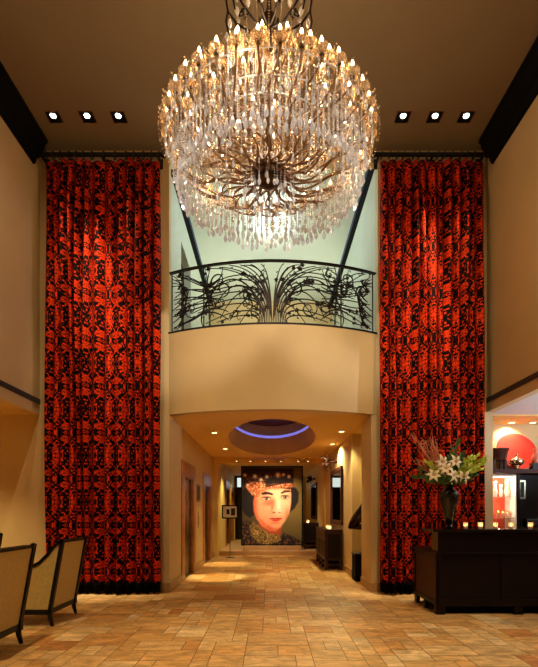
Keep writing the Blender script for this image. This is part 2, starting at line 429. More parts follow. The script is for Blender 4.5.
# corridor side walls
def yz_wall(x0, x1, segs, z1, opens, name, m, label):
    mb = MB()
    ys = [segs[0]] + [v for o in opens for v in (o[0], o[1])] + [segs[1]]
    for i in range(0, len(ys), 2): mb.box(x0, x1, ys[i], ys[i+1], 0, z1)
    for o in opens: mb.box(x0, x1, o[0], o[1], o[2], z1)
    return struct(mb, name, m, label)
EL = [(8.95, 9.95), (11.75, 12.75)]
yz_wall(CL-.2, CL, (YB+.15, YH+.25), ZS, [(a, b, 2.03) for a, b in EL], 'wall_corridor_left', W, 'tan corridor wall with two elevators')
struct(MB().box(CR, CR+.16, YB+.19, 8.40, 0, ZS).box(CR, CR+.16, 9.35, YH+.25, 0, ZS), 'wall_corridor_right', W, 'tan corridor wall with a sculpture niche')
struct(MB().box(CR+.5, CR+.6, 8.3, 9.45, 0, ZS).box(CR+.16, CR+.5, 8.30, 8.40, 0, ZS).box(CR+.16, CR+.5, 9.35, 9.45, 0, ZS).box(CR, CR+.5, 8.4, 9.35, ZS-.02, ZS+.05), 'wall_sculpture_niche', M['olive_wall'], 'recess in the right corridor wall behind the bronze')
struct(MB().box(-1.85, 1.89, YH, YH+.25, 2.76, 3.0), 'wall_bulkhead', M['soffit'], 'low bulkhead across the corridor ceiling')
OW = M['olive_wall']
EL2 = [(16.4, 17.4), (18.4, 19.4)]
yz_wall(-1.70, -1.52, (YH+.25, 20.0), 2.9, [(a, b, 2.16) for a, b in EL2], 'wall_far_left', OW, 'yellow tan wall beyond the bulkhead on the left')
struct(MB().box(CL, -1.52, YH+.0, YH+.25, 0, 2.76), 'wall_far_return', OW, 'narrow wall return under the bulkhead')
struct(MB().box(1.60, 1.78, YH+.25, 20.0, 0, 2.9).box(1.60, CR, YH, YH+.25, 0, 2.76), 'wall_far_right', OW, 'yellow tan wall beyond the bulkhead on the right')
struct(MB().box(-1.7, 1.78, YH+.25, 20.2, 2.9, 3.0), 'ceiling_far', M['soffit'], 'low ceiling of the far corridor', 'ceiling')
struct(MB().box(-1.52, 1.60, 13.96, 20.0, 0, .13), 'floor_raised', M['stone'], 'raised stone floor step at the end of the corridor', 'floor', bevel=.008)
struct(MB().box(-1.9, 1.9, 20.0, 20.2, 0, 3.0), 'wall_far_back', OW, 'end wall of the corridor with glazed doors')
# glazed doors at the end
w = struct(MB().box(-1.46, -1.38, 19.93, 20.0, .13, 2.88).box(1.38, 1.46, 19.93, 20.0, .13, 2.88).box(-1.38, 1.38, 19.93, 20.0, 2.80, 2.88).box(-1.38, 1.38, 19.93, 20.0, 2.32, 2.40)
           .box(-.5, -.42, 19.93, 20.0, .13, 2.32).box(.42, .5, 19.93, 20.0, .13, 2.32), 'window_1', M['bronze'], 'glazed entrance doors with a bright transom', 'window')
MB().box(-1.38, 1.38, 19.97, 19.985, 2.40, 2.80).build('transom_pane', M['transom'], w)
for a, b in ((-1.38, -.5), (-.42, .42), (.5, 1.38)): MB().box(a, b, 19.97, 19.985, .13, 2.32).build('pane', M['night'], w)
# baseboards
bb = MB(); ys = [YB, 8.62, 10.28, 11.42, 13.08, YH]
for i in range(0, 6, 2): bb.box(CL, CL+.018, ys[i], ys[i+1], 0, .15)
bb.box(-1.77, CL+.018, YB-.018, YB, 0, .15)
struct(bb, 'baseboard_left', M['stone'], 'stone baseboard along the left corridor wall', 'baseboard')
struct(MB().box(CR-.018, CR, YB, 8.4, 0, .15).box(CR-.018, 1.82, YB-.018, YB, 0, .15).box(CR-.018, CR, 9.35, YH, 0, .15), 'baseboard_right', M['stone'], 'stone baseboard along the right corridor wall', 'baseboard')
struct(MB().box(-7.2, -3.66, YB-.018, YB, 0, .15), 'baseboard_alcove', M['stone'], 'stone baseboard in the seating alcove', 'baseboard')
# elevators
M['leafsteel'] = mat('bronzed_steel', (84,86,68), .24, metal=.85, noise=.1, nscale=3)
def elevator(i, x, s, y0, y1, zt, z0, lab):
    fr = MB(); c = .30; p = .02
    fr.box(x, x+p, y0-c, y0, z0, zt+.28).box(x, x+p, y1, y1+c, z0, zt+.28).box(x, x+p, y0, y1, zt, zt+.28)
    fr.box(x-.045, x, y0-.005, y0+.03, z0, zt).box(x-.045, x, y1-.03, y1+.005, z0, zt).box(x-.045, x, y0+.03, y1-.03, zt-.03, zt+.005)
    o = struct(fr, 'door_%d' % i, M['marble'], lab, 'elevator door', bevel=.004)
    ym = (y0+y1)/2
    MB().box(x-.085, x-.045, y0, ym-.003, z0, zt).build('door_leaf', M['leafsteel'], o)
    MB().box(x-.085, x-.045, ym+.003, y1, z0, zt).build('door_leaf', M['leafsteel'], o)
    MB().box(x-.045, x-.005, y0+.03, y1-.03, z0, z0+.012).build('sill', M['steel'], o)
elevator(2, CL, 1, *EL[0], 2.03, 0, 'steel elevator doors in a brown marble surround, nearest')
elevator(3, CL, 1, *EL[1], 2.03, 0, 'steel elevator doors in a brown marble surround, second')
elevator(4, -1.52, 1, *EL2[0], 2.16, .13, 'far elevator doors beyond the bulkhead')
elevator(5, -1.52, 1, *EL2[1], 2.16, .13, 'farthest elevator doors beyond the bulkhead')
t = thing('elevator_indicator', (CL-.004, 10.72, 1.56), 'greenish bronze plaque between the two nearest elevators', 'sign')
MB().box(0, .02, -.24, .24, 0, .40).build('plate', mat('verdigris_bronze', (96,92,52), .4, metal=.5, noise=.3, nscale=20), t, bevel=.005)
MB().box(.02, .024, -.19, .19, .05, .35).build('panel', M['slate'], t)
t = thing('call_button_panel', (CL-.004, 10.72, .95), 'slim elevator call button plate below the bronze plaque', 'button panel')
MB().box(0, .012, -.05, .05, 0, .38).build('plate', M['brass'], t, bevel=.003)
for z in (.12, .25): MB().box(.012, .02, -.02, .02, z-.02, z+.02).build('button', M['silver'], t)

# ------------------------------------------------------------------ lights
def spot(loc, target, w, ang, c=(255,228,182), blend=.6, r=.04, name='spot_lamp'):
    l = bpy.data.lights.new(name, 'SPOT'); l.energy = w; l.spot_size = math.radians(ang); l.spot_blend = blend; l.color = lin(c); l.shadow_soft_size = r
    o = bpy.data.objects.new(name, l); COL.objects.link(o); o.location = loc
    o.rotation_euler = (Vector(target)-Vector(loc)).to_track_quat('-Z', 'Y').to_euler(); return o
def point(loc, w, c=(255,228,182), r=.08, name='point_lamp'):
    l = bpy.data.lights.new(name, 'POINT'); l.energy = w; l.color = lin(c); l.shadow_soft_size = r
    o = bpy.data.objects.new(name, l); COL.objects.link(o); o.location = loc; return o

# square twin-ring downlights in the lobby ceiling
def square_downlight(x, y, label):
    t = thing('recessed_downlight', (x, y, ZC), label, 'ceiling light', 'square ceiling downlights')
    z = 0; a = .105
    f = MB(); f.box(-a, a, -a, -a+.012, -.008, z).box(-a, a, a-.012, a, -.008, z).box(-a, -a+.012, -a+.012, a-.012, -.008, z).box(a-.012, a, -a+.012, a-.012, -.008, z)
    f.build('trim', M['silver'], t)
    MB().box(-a+.012, a-.012, -a+.012, a-.012, -.004, -.001).build('baffle', M['crown'], t)
    MB().lathe([(.001,-.016),(.036,-.016),(.042,-.004)], (0, -.025, 0), 20).build('lamp_face', M['lamp'], t)
    return t
names = ['outer', 'middle', 'inner']
LX = [(-3.25,'leftmost of the three square ceiling lights left of the chandelier'), (-2.74,'middle of the three square ceiling lights left of the chandelier'), (-2.27,'square ceiling light on the left nearest the chandelier'),
      (2.02,'square ceiling light on the right nearest the chandelier'), (2.50,'middle of the three square ceiling lights right of the chandelier'), (2.97,'rightmost of the three square ceiling lights right of the chandelier')]
for x, lab in LX:
    square_downlight(x, 6.95, lab)
    spot((x, 6.95, ZC-.05), (x, 7.66, 1.4), 1500 if 'middle' in lab else 560, 23, (255,224,180), 1.0, .05)
# round ones
def round_downlight(x, y, z, label, group, r=.055, power=60, ang=70, tgt=None, c=(255,226,158)):
    t = thing('recessed_downlight', (x, y, z), label, 'ceiling light', group)
    MB().lathe([(r,-.001),(r,-.008),(r+.018,-.006),(r+.018,0)], n=24).build('trim', M['white'], t)
    MB().lathe([(.001,-.010),(r*.8,-.010),(r,-.002)], n=20).build('lens', M['warm_lens'], t)
    if power: spot((x, y, z-.03), tgt or (x, y, 0), power, ang, c, .7, .04)
    return t
g = 'round downlights in the corridor ceiling'
round_downlight(-1.107, 9.33, ZS, 'small round downlight left of the oval recess, nearer one', g, power=520, ang=30)
round_downlight(-1.11, 11.7, ZS, 'small round downlight left of the oval recess, farther one', g, power=480, ang=30)
round_downlight(1.45, 9.19, ZS, 'small round downlight right of the oval recess, nearer one', g, power=120, ang=95)
round_downlight(1.50, 10.9, ZS, 'small round downlight right of the oval recess, farther one', g, power=260, ang=155)

# track light
t = thing('track_light', (0.02, 13.2, ZS), 'thin ceiling track of small spotlights in front of the portrait', 'track light')
MB().box(-.98, 1.13, -.015, .015, -.085, -.06).build('track', M['silver'], t)
for x in (-.9, .1, 1.05): MB().box(x-.006, x+.006, -.006, .006, -.06, 0).build('stem', M['silver'], t)
for x in (-.95, -.55, -.12, .32, .82, 1.1):
    h = MB().lathe([(.001,0),(.022,0),(.03,-.07),(.001,-.07)], (x, 0, -.085), 12).build('spotlight_head', M['silver'], t)
    MB().lathe([(.001,-.072),(.024,-.072),(.024,-.0705)], (x, 0, -.085), 12).build('bulb', M['warm_lens'], h)
for x in (-.5, .1, .7): spot((x, 13.2, 2.74), (x*.6+.1, 14.4, 1.35), 105, 78, (255,226,190), .8, .03)

# ------------------------------------------------------------------ curtains
def curtain(x0, x1, name_lab, rod_lab, seed, flare0, flare1):
    rnd = random.Random(seed); yc = 7.40; zt, zb = 6.98, .20
    root = thing('curtain', ((x0+x1)/2, yc, 0), name_lab, 'curtain', 'red damask curtains flanking the balcony')
    nc, nr = 420, 56
    ph = [0]; 
    # fold phase with varying pitch
    pitches = []
    nf = 13
    ws = [rnd.uniform(.7, 1.35) for _ in range(nf)]; tw = sum(ws); edges = [0]
    for w_ in ws: edges.append(edges[-1]+w_/tw)
    amps = [rnd.uniform(.08, .15) for _ in range(nf)]
    def fold(u, z):
        k = 0
        while k < nf-1 and u > edges[k+1]: k += 1
        f = (u-edges[k])/(edges[k+1]-edges[k])
        a = amps[k]*(.75+.3*math.sin(z*.7+k))
        return -a*(abs(math.sin(PI*f))**1.1)*1.5 + .012*math.sin(u*90+z*1.3+k)
    vs = []; uvs = []; fs = []
    def pos(i, z):
        u = i/nc
        sp = 1+ (flare0 if u < .5 else flare1)*(1-z/7)*abs(u-.5)*2
        xx = (x0+x1)/2+(u-.5)*(x1-x0)*sp + .008*math.sin(z*1.1+u*40)
        pin = .55+.45*min(1, (zt-z)/.5)
        return (xx, yc+.05+fold(u, z)*pin, z)
    mid = [pos(i, 3.0) for i in range(nc+1)]
    al = [0]
    for i in range(nc): al.append(al[-1]+math.hypot(mid[i+1][0]-mid[i][0], mid[i+1][1]-mid[i][1]))
    def sheet(z0, z1, nr, name, m, wav=0):
        me = bpy.data.meshes.new(name); vs = []; fs = []; uv = []
        for j in range(nr+1):
            z = z0+(z1-z0)*j/nr
            for i in range(nc+1):
                p = pos(i, max(z, .2)); dz = 0
                if wav and j == 0: dz = .012*math.sin(i*.9)+.01*math.sin(i*.31)
                vs.append((p[0]-root.location.x, p[1]-root.location.y-(.012 if wav else 0), z+dz))
                uv.append((al[i], z))
        for j in range(nr):
            for i in range(nc):
                a = j*(nc+1)+i; fs.append((a, a+1, a+nc+2, a+nc+1))
        me.from_pydata(vs, [], fs)
        l = me.uv_layers.new(name='UVMap')
        l.data.foreach_set('uv', [c for p in me.polygons for vi in p.vertices for c in uv[vi]])
        me.polygons.foreach_set('use_smooth', [True]*len(me.polygons))
        me.materials.append(m)
        o = bpy.data.objects.new(name, me); COL.objects.link(o); o.parent = root
        sm = o.modifiers.new('thick', 'SOLIDIFY'); sm.thickness = .006; sm.offset = 1
        return o
    sheet(.17, zt, nr, 'drape', M['damask'])
    sheet(.03, .19, 3, 'bullion_fringe', M['fringe'], 1)
    # rod
    rx0, rx1 = x0-.12, x1+.06
    rod = thing('curtain_rod', ((x0+x1)/2, yc, 7.07), rod_lab, 'curtain rod', 'black curtain rods')
    MB().tube([(rx0, yc, 7.07), (rx1, yc, 7.07)], .032, 14).build('rod', M['frame_wood'], rod, world=True, smooth=True)
    for x in (rx0, rx1): MB().lathe([(.001,-.045),(.042,-.03),(.05,0),(.042,.03),(.001,.045)], (x, yc, 7.07), 14).build('finial', M['frame_wood'], rod, world=True, smooth=True)
    for x in (rx0+.08, (x0+x1)/2, rx1-.08): MB().box(x-.018, x+.018, yc, YB, 7.03, 7.06).box(x-.03, x+.03, YB-.012, YB, 6.98, 7.14).build('bracket', M['frame_wood'], rod, world=True)
    for k in range(nf+1):
        x = (x0+x1)/2+(edges[k]-.5)*(x1-x0)*.985
        pts = [(x+.012*math.sin(2*PI*i/16), yc+.052*math.cos(2*PI*i/16), 7.055+.056*math.sin(2*PI*i/16)) for i in range(17)]
        MB().tube(pts, .009, 6, cap=False).build('ring', M['frame_wood'], root, world=True, smooth=True)
curtain(-3.61, -1.76, 'floor length red and black damask curtain left of the balcony', 'black rod with rings above the left curtain', 4, 0, 0)
curtain(1.80, 3.46, 'floor length red and black damask curtain right of the balcony', 'black rod with rings above the right curtain', 9, 0, .05)

# ------------------------------------------------------------------ balcony railing
def railing():
    root = thing('balcony_railing', (CXB, 7.3, 4.27), 'black wrought iron railing of swirling vines on the curved balcony', 'railing')
    ZB, H = 4.29, 1.0
    def P(s, t, off=-.05):        # s metres from the centre along the arc, t 0..1
        x, y = arc(s/1.775, off); return (x, y, ZB+t*H)
    def line(pts2, off=-.05): return [P(a, b, off) for a, b in pts2]
    top = MB(); arc_band(top, -.02, -.08, ZB+H-.02, ZB+H); top.build('handrail', M['iron'], root, world=True)
    bt = MB(); arc_band(bt, .005, -.10, ZB-.03, ZB+.0); bt.build('bottom_rail', M['iron'], root, world=True)
    for s in (-1.72, 1.72, -1.12, 1.12):
        w_ = .012
        MB().tube([P(s, 0), P(s, .97)], .011, 6).build('post', M['iron'], root, world=True)
    rnd = random.Random(11)
    def bez(p0, p1, p2, p3, n=18):
        o = []
        for i in range(n+1):
            t = i/n; a = (1-t)**3; b = 3*t*(1-t)**2; c = 3*t*t*(1-t); d_ = t**3
            o.append((a*p0[0]+b*p1[0]+c*p2[0]+d_*p3[0], a*p0[1]+b*p1[1]+c*p2[1]+d_*p3[1]))
        return o
    curves = []
    for sgn in (-1, 1):
        # fountain from bottom centre
        for k in range(9):
            f = k/8
            h = .98-.80*f**1.1
            L_ = .35+.85*math.sin(PI*(.15+.7*f))
            end = (.16+L_*1.0, max(.06, h-.10-.25*rnd.random()))
            if k == 0: end = (.5, .93)
            curves.append((sgn, bez((.01+.03*k, .0), (.03+.10*f, h*.75), (.18+.25*f, h*1.12 if h < .8 else .97), end)))
        for k in range(6):
            sk = .10+.17*k
            curves.append((sgn, bez((.01, .05), (.03+.01*k, .5), (.06+.05*k, .86), (sk+.08, .95-.02*rnd.random()))))
        # arches inside
        for k in range(5):
            a = .22+.16*k
            curves.append((sgn, bez((.12, .02+.03*k), (.15+.05*k, .35+.12*k), (a, .45+.13*k), (a+.30, .02+.05*k))))
        # sideways fan round the outer stem
        for k in range(12):
            f = k/11
            yk = .04+.9*f
            curves.append((sgn, bez((.68+.42*rnd.random(), .08+.75*f), (1.05, .45+.1*(f-.5)), (1.25, yk+rnd.uniform(-.1,.1)), (1.55+.13*rnd.random(), min(.94, max(.05, yk+rnd.uniform(-.12,.12)))))))
        # outer bows
        for k in range(4):
            curves.append((sgn, bez((1.70, .06+.1*k), (1.36-.05*k, .15+.15*k), (1.40, .75), (1.70, .94-.06*k))))
            curves.append((sgn, bez((1.62, .05+.22*k), (1.45, .12+.22*k), (1.45, .3+.18*k), (1.66, .26+.2*k))))
        curves.append((sgn, bez((1.0, .0), (1.06, .3), (1.0, .6), (1.10, .97))))
        curves.append((sgn, bez((1.04, .0), (.95, .3), (1.16, .6), (1.0, .97))))
        curves.append((sgn, bez((1.12, .0), (1.3, .25), (.9, .5), (.8, .9))))
    for q in range(26):   # scrolls filling the field
        sg = rnd.choice((-1, 1)); cx_, cy_ = rnd.uniform(.15, 1.6), rnd.uniform(.12, .85); R_ = rnd.uniform(.07, .17); a0 = rnd.uniform(0, 2*PI); dr_ = rnd.choice((-1, 1))
        curves.append((sg, [(cx_+R_*(1-.8*i/22)*math.cos(a0+dr_*i*.33), cy_+R_*(1-.8*i/22)*math.sin(a0+dr_*i*.33)) for i in range(23)]))
    allp = []
    for sgn, pts in curves:
        pts = [(sgn*min(a, 1.72), min(max(b, 0), .97)) for a, b in pts]
        n = len(pts); r0 = .0145
        off = -.05+rnd.uniform(-.012, .012)
        MB().tube(line(pts, off), [r0*(.5+.5*min(1, 4*i/(n-1)))*(1-.55*i/(n-1)) for i in range(n)], 5).build('vine_bar', M['iron'], root, world=True)
        allp += pts[3:-1]
    # tendrils with curled ends, one mesh of fine twigs (nobody could count them)
    tw = MB()
    for q in range(190):
        a, b = rnd.choice(allp); dr_ = rnd.uniform(0, 2*PI); L_ = rnd.uniform(.06, .14); pts = []
        turn = rnd.choice((-1, 1))*rnd.uniform(12, 34)
        x, y = a, b; an = dr_
        for i in range(12):
            pts.append((max(-1.71, min(1.71, x)), max(.01, min(.96, y)))); x += math.cos(an)*L_/11; y += math.sin(an)*L_/11; an += turn*(i/11)**1.5/11
        tw.tube(line(pts, -.05+rnd.uniform(-.02,.02)), .0055, 4)
    tag(tw.build('tendrils', M['iron'], root, world=True), kind='stuff')
    # leaves: lobed, slightly cupped
    for q in range(96):
        a, b = rnd.choice(allp); a = max(-1.68, min(1.68, a+rnd.uniform(-.03,.03))); b = max(.04, min(.93, b+rnd.uniform(-.03,.03)))
        R = rnd.uniform(.026, .056); rot = rnd.uniform(0, 2*PI); off = -.035+rnd.uniform(-.01,.01)
        lf = MB(); nl = 10; ring = []
        for j in range(nl):
            an = rot+2*PI*j/nl; rr = R*(1 if j % 2 == 0 else .58)
            ring.append((a+rr*math.cos(an), min(.965, b+rr*math.sin(an))))
        vs = [P(a, b, off+.012)]+[P(x, y, off) for x, y in ring]+[P(a, b, off+.004)]+[P(x, y, off-.006) for x, y in ring]
        fs = [(0, 1+j, 1+(j+1) % nl) for j in range(nl)]+[(nl+1, nl+2+(j+1) % nl, nl+2+j) for j in range(nl)]+[(1+j, nl+2+j, nl+2+(j+1) % nl, 1+(j+1) % nl) for j in range(nl)]
        lf.add(vs, fs); lf.build('leaf', M['iron'], root, world=True)
    br = MB()
    for q in range(120):
        a, b = rnd.choice(allp); br.ball(P(a+rnd.uniform(-.03,.03), min(.95, max(.03, b+rnd.uniform(-.03,.03))), -.04), .011, n=6, m=4)
    tag(br.build('berries', M['iron'], root, world=True, smooth=True), kind='stuff')
railing()

# ------------------------------------------------------------------ chandelier
def chandelier():
    cx, cy = 0.0, 4.6
    root = thing('chandelier', (cx, cy, ZC), 'huge crystal chandelier with candle bulbs hanging from the lobby ceiling', 'chandelier')
    rnd = random.Random(5)
    root_z = ZC
    def B(mb, name, m, parent=None, smooth=False):
        # geometry is written relative to (cx, cy, 0); shift to ceiling origin
        o = mb.build(name, m, parent or root, smooth=smooth); return o
    Z0 = -ZC
    # stem with baluster shapes
    pr = [(.02, 4.62),(.05,4.64),(.11,4.66),(.125,4.72),(.12,4.80),(.06,4.86),(.03,4.95),(.045,5.05),(.03,5.15),(.022,5.5),(.05,5.58),(.022,5.66),(.02,6.1),(.05,6.2),(.07,6.26),(.03,6.32),(.015,6.5),(.015,7.18)]
    B(MB().lathe([(r, z+Z0) for r, z in pr], n=20), 'stem', M['hubm'], smooth=True)
    B(MB().lathe([(.001,-.16),(.05,-.15),(.12,-.09),(.17,-.02),(.17,0)], n=24), 'ceiling_canopy', M['brass'], smooth=True)
    hub = B(MB().lathe([(r, z+Z0) for r, z in [(.02,4.56),(.10,4.60),(.15,4.65),(.16,4.73),(.14,4.80),(.12,4.82)]], n=28), 'hub', M['hubm'], smooth=True)
    # arms
    def arm_curve(R, z, z_hub, dip, r0=.12):
        pts = []
        for i in range(15):
            f = i/14
            r = r0+(R-r0)*(f**.9)
            zz = z_hub+(z-z_hub)*(f**1.7)-dip*math.sin(PI*f)*(1-f)+ (.05*math.sin(PI*f*2.0)*f)
            pts.append((r, zz))
        pts.append((R, z+.0)); return pts
    def make_arm(R, z, z_hub, dip, dish, lat=0, rr=.0085):
        pts = arm_curve(R, z-.10, z_hub, dip); mb = MB()
        mb.tube([(r, lat*R*math.tan(PI/36)*(1-((r-.12)/(R-.12))**2) + .10*R*math.sin(PI*min(1, (r-.12)/(R-.12)))*math.sin(2*PI*min(1, (r-.12)/(R-.12))), zz+Z0) for r, zz in pts]+[(R, 0, z-.06+Z0)], rr, 6)
        o = B(mb, 'arm', M['brass'], smooth=True)
        ds = MB()
        prof = [(.012,-.055),(.03,-.06),(dish*.6,-.045),(dish,-.015),(dish*1.05,.01),(dish*.98,.008),(dish*.5,-.03),(.02,-.045)]
        n = 12; vs = []; fs = []
        for j, (r, zz) in enumerate(prof):
            for k in range(n*2):
                q = PI*k/n; sc = 1+(.08 if k % 2 else -.04)*(r/dish)
                vs.append((R+r*sc*math.cos(q), r*sc*math.sin(q), z+zz+Z0))
        for j in range(len(prof)-1):
            for k in range(n*2): fs.append((j*2*n+k, j*2*n+(k+1) % (2*n), (j+1)*2*n+(k+1) % (2*n), (j+1)*2*n+k))
        ds.add(vs, fs)
        # ring of small drops below the dish
        for k in range(8):
            q = 2*PI*k/8; ds.octa((R+dish*.95*math.cos(q), dish*.95*math.sin(q), z-.045+Z0), .010, .022, .04)
        B(ds, 'glass_dish', M['amber'], o)
        cnd = MB().lathe([(.001,-.055),(.022,-.05),(.026,-.03),(.014,-.01),(.011,.0),(.011,.05),(.001,.05)], (R, 0, z+Z0), 8)
        B(cnd, 'candle_tube', M['hubm'], o, True)
        bl = MB().lathe([(.001,.048),(.009,.055),(.014,.070),(.010,.088),(.001,.108)], (R, 0, z+Z0), 8)
        B(bl, 'bulb', M['bulb'], o, True)
        return o
    tiers = [(36, 1.0, 5.04, 4.70, .10, .058, 0.0), (24, .80, 5.28, 5.0, .05, .052, .06), (16, .56, 5.46, 5.2, .0, .048, .1), (8, .30, 5.60, 5.35, 0, .042, .2)]
    for n, R, z, zh, dip, dish, ph in tiers:
        protos = [make_arm(R, z, zh, dip, dish, 1, .011), make_arm(R, z, zh, dip, dish, -1, .011)] if n == 36 else [make_arm(R, z, zh, dip, dish)]
        for k in range(n):
            o = protos[k] if k < len(protos) else copy_tree(protos[k % len(protos)], root)
            o.rotation_euler = (0, 0, ph+2*PI*(k+.5)/n)
    # lower arms, bare, radiating from the hub (no candles)
    lo = B(MB().tube([(r, 0, z+Z0) for r, z in [(.12,4.66),(.25,4.60),(.45,4.62),(.65,4.72),(.82,4.86),(.86,4.88)]], .009, 6), 'scroll_arm', M['brass'], smooth=True)
    for k in range(12):
        o = lo if k == 0 else copy_tree(lo, root); o.rotation_euler = (0,0,2*PI*k/12)
    # rings that carry the strands
    ringspec = [(.98, 4.98), (.86, 4.88), (.62, 4.96), (.42, 5.02)]
    for R, z in ringspec:
        B(MB().tube([(R*math.cos(2*PI*i/72), R*math.sin(2*PI*i/72), z+Z0) for i in range(73)], .006, 5, cap=False), 'ring', M['cryst'], smooth=True)
    # upper crown of scrolls
    cr = B(MB().tube([(r, 0, z+Z0) for r, z in [(.04,6.15),(.18,6.12),(.32,6.2),(.41,6.32),(.43,6.45),(.38,6.55),(.30,6.56),(.27,6.49),(.31,6.44)]], .011, 6), 'crown_scroll', M['iron'], smooth=True)
    c2 = B(MB().tube([(r, 0, z+Z0) for r, z in [(.41,6.34),(.43,6.22),(.40,6.1),(.34,6.06),(.30,6.1),(.32,6.15)]], .009, 6), 'curl', M['iron'], cr, True)
    for k in range(10):
        o = cr if k == 0 else copy_tree(cr, root); o.rotation_euler = (0,0,2*PI*k/10)
    # bead strand meshes
    def strand_mesh(L_, big, rb=.0075):
        mb = MB(); z = 0
        while z > -L_+.02:
            mb.octa((0,0,z), rb*rnd.uniform(.9,1.15), .0095); z -= .021
        mb.octa((0,0,z-.008), .012, .012)
        # faceted teardrop
        k_ = .68*big
        mb.lathe([(.001, 0),(.009*k_,-.018*k_),(.020*k_,-.05*k_),(.022*k_,-.068*k_),(.012*k_,-.092*k_),(.001,-.105*k_)], (0,0,z-.018), 6)
        return mb
    indiv = []; bulk = MB(); bulkw = MB()
    fr = [ # R, z top, bottom z, count
        (1.01, 5.02, 4.80, 70, .9), (.95, 4.92, 4.60, 84, 1.1), (.89, 4.88, 4.46, 100, 1.5), (.83, 4.85, 4.47, 90, 1.3), (.74, 4.80, 4.45, 64, 1.2), (.66, 4.95, 4.50, 52, 1.1), (.52, 4.8, 4.46, 34, 1.0), (.42, 5.0, 4.52, 30, 1.0), (.25, 4.75, 4.42, 18, 1.1), (.15, 4.66, 4.48, 12, 1.3)]
    meshes = {}
    for ri, (R, zt, zb, cnt, big) in enumerate(fr):
        for k in range(cnt):
            q = 2*PI*(k+.3*ri)/cnt; L_ = zt-zb-.12+rnd.choice((-.04,0,.04,.02))
            key = (ri, round(L_, 2))
            x, y = R*math.cos(q), R*math.sin(q)
            if ri == 2:
                if key not in meshes:
                    me = strand_mesh(L_, big).mesh('crystal_strand'); me.materials.append(M['cryst']); meshes[key] = me
                o = bpy.data.objects.new('crystal_strand', meshes[key]); COL.objects.link(o); o.parent = root; o.location = (x, y, zt+Z0); o.rotation_euler = (0,0,q)
            else:
                s = strand_mesh(L_, big)
                tgt = bulk if zt < 4.93 or ri == 0 else bulkw
                tgt.add([(a+x, b+y, c+zt+Z0) for a, b, c in s.v], s.f)
    # draped bead garlands between tiers and up to the crown
    def garland(p, q, sag, step=.024, rb=.008):
        p = Vector(p); q = Vector(q); L_ = (p-q).length; n = max(4, int(L_*1.1/step))
        for i in range(n+1):
            f = i/n; v = p.lerp(q, f); v.z -= sag*4*f*(1-f)
            bulkw.octa((v.x, v.y, v.z+Z0), rb*rnd.uniform(.85,1.2), rb*1.2)
    for k in range(36):
        q = 2*PI*k/36; q2 = 2*PI*(k+1)/36
        garland((1.08*math.cos(q), 1.08*math.sin(q), 5.05), (1.08*math.cos(q2), 1.08*math.sin(q2), 5.05), .08)
        garland((1.05*math.cos(q), 1.05*math.sin(q), 5.03), (.82*math.cos(q), .82*math.sin(q), 5.24), .06)
    for k in range(24):
        q = 2*PI*k/24; q2 = 2*PI*(k+1)/24
        garland((.82*math.cos(q), .82*math.sin(q), 5.26), (.82*math.cos(q2), .82*math.sin(q2), 5.26), .07)
        garland((.82*math.cos(q), .82*math.sin(q), 5.26), (.56*math.cos(q), .56*math.sin(q), 5.42), .06)
        garland((.9*math.cos(q), .9*math.sin(q), 4.90), (.16*math.cos(q), .16*math.sin(q), 4.70), .10)
    for k in range(20):
        q = 2*PI*k/20
        garland((.42*math.cos(q), .42*math.sin(q), 6.30), (.30*math.cos(q), .30*math.sin(q), 5.62), .03)
        garland((.40*math.cos(q), .40*math.sin(q), 6.45), (.03*math.cos(q), .03*math.sin(q), 7.0), .03)
    for k in range(200):   # vertical bead strings among the arms
        q = rnd.uniform(0, 2*PI); R = math.sqrt(rnd.uniform(.03, .98)); zt = 5.10+(1.0-R)*.6; x, y = R*math.cos(q), R*math.sin(q)
        L_ = rnd.uniform(.22, .5); garland((x, y, zt), (x, y, zt-L_), 0, .022, .0085)
    # loose drops everywhere: between dishes, on arms
    for k in range(300):
        q = rnd.uniform(0, 2*PI); R = math.sqrt(rnd.uniform(.02, 1.10)); R = min(R, 1.04)
        z = 5.06+(1.05-R)*.55 - rnd.uniform(.05, .42)
        x, y = R*math.cos(q), R*math.sin(q); s = rnd.uniform(.45, .8)
        (bulkw if rnd.random() < .7 else bulk).lathe([(.001,.03*s),(.009*s,.015*s),(.018*s,-.015*s),(.012*s,-.035*s),(.001,-.05*s)], (x, y, z+Z0), 6)
    for k in range(40):
        q = 2*PI*k/40; R = .42 if k % 2 else .33
        bulk.lathe([(.001,.03),(.012,.015),(.022,-.02),(.014,-.045),(.001,-.065)], (R*math.cos(q), R*math.sin(q), (6.02 if k % 2 else 6.36)+Z0), 6)
    tag(B(bulk, 'crystal_drops', M['cryst']), kind='stuff')
    tag(B(bulkw, 'bead_garlands', M['crystw']), kind='stuff')
    root.location = (cx, cy, ZC)
    # the candle light itself
    for k in range(10):
        q = 2*PI*k/10+.3; point((cx+.93*math.cos(q), cy+.93*math.sin(q), 5.34), 5, (255,212,160), .12)
    for k in range(3):
        q = 2*PI*k/3+.3; point((cx+.95*math.cos(q), cy+.95*math.sin(q), 4.95), 9, (255,222,180), .12)
    point((cx, cy, 4.9), 18, (255,222,180), .15)
    point((cx, cy, 5.9), 34, (255,212,160), .25)
chandelier()

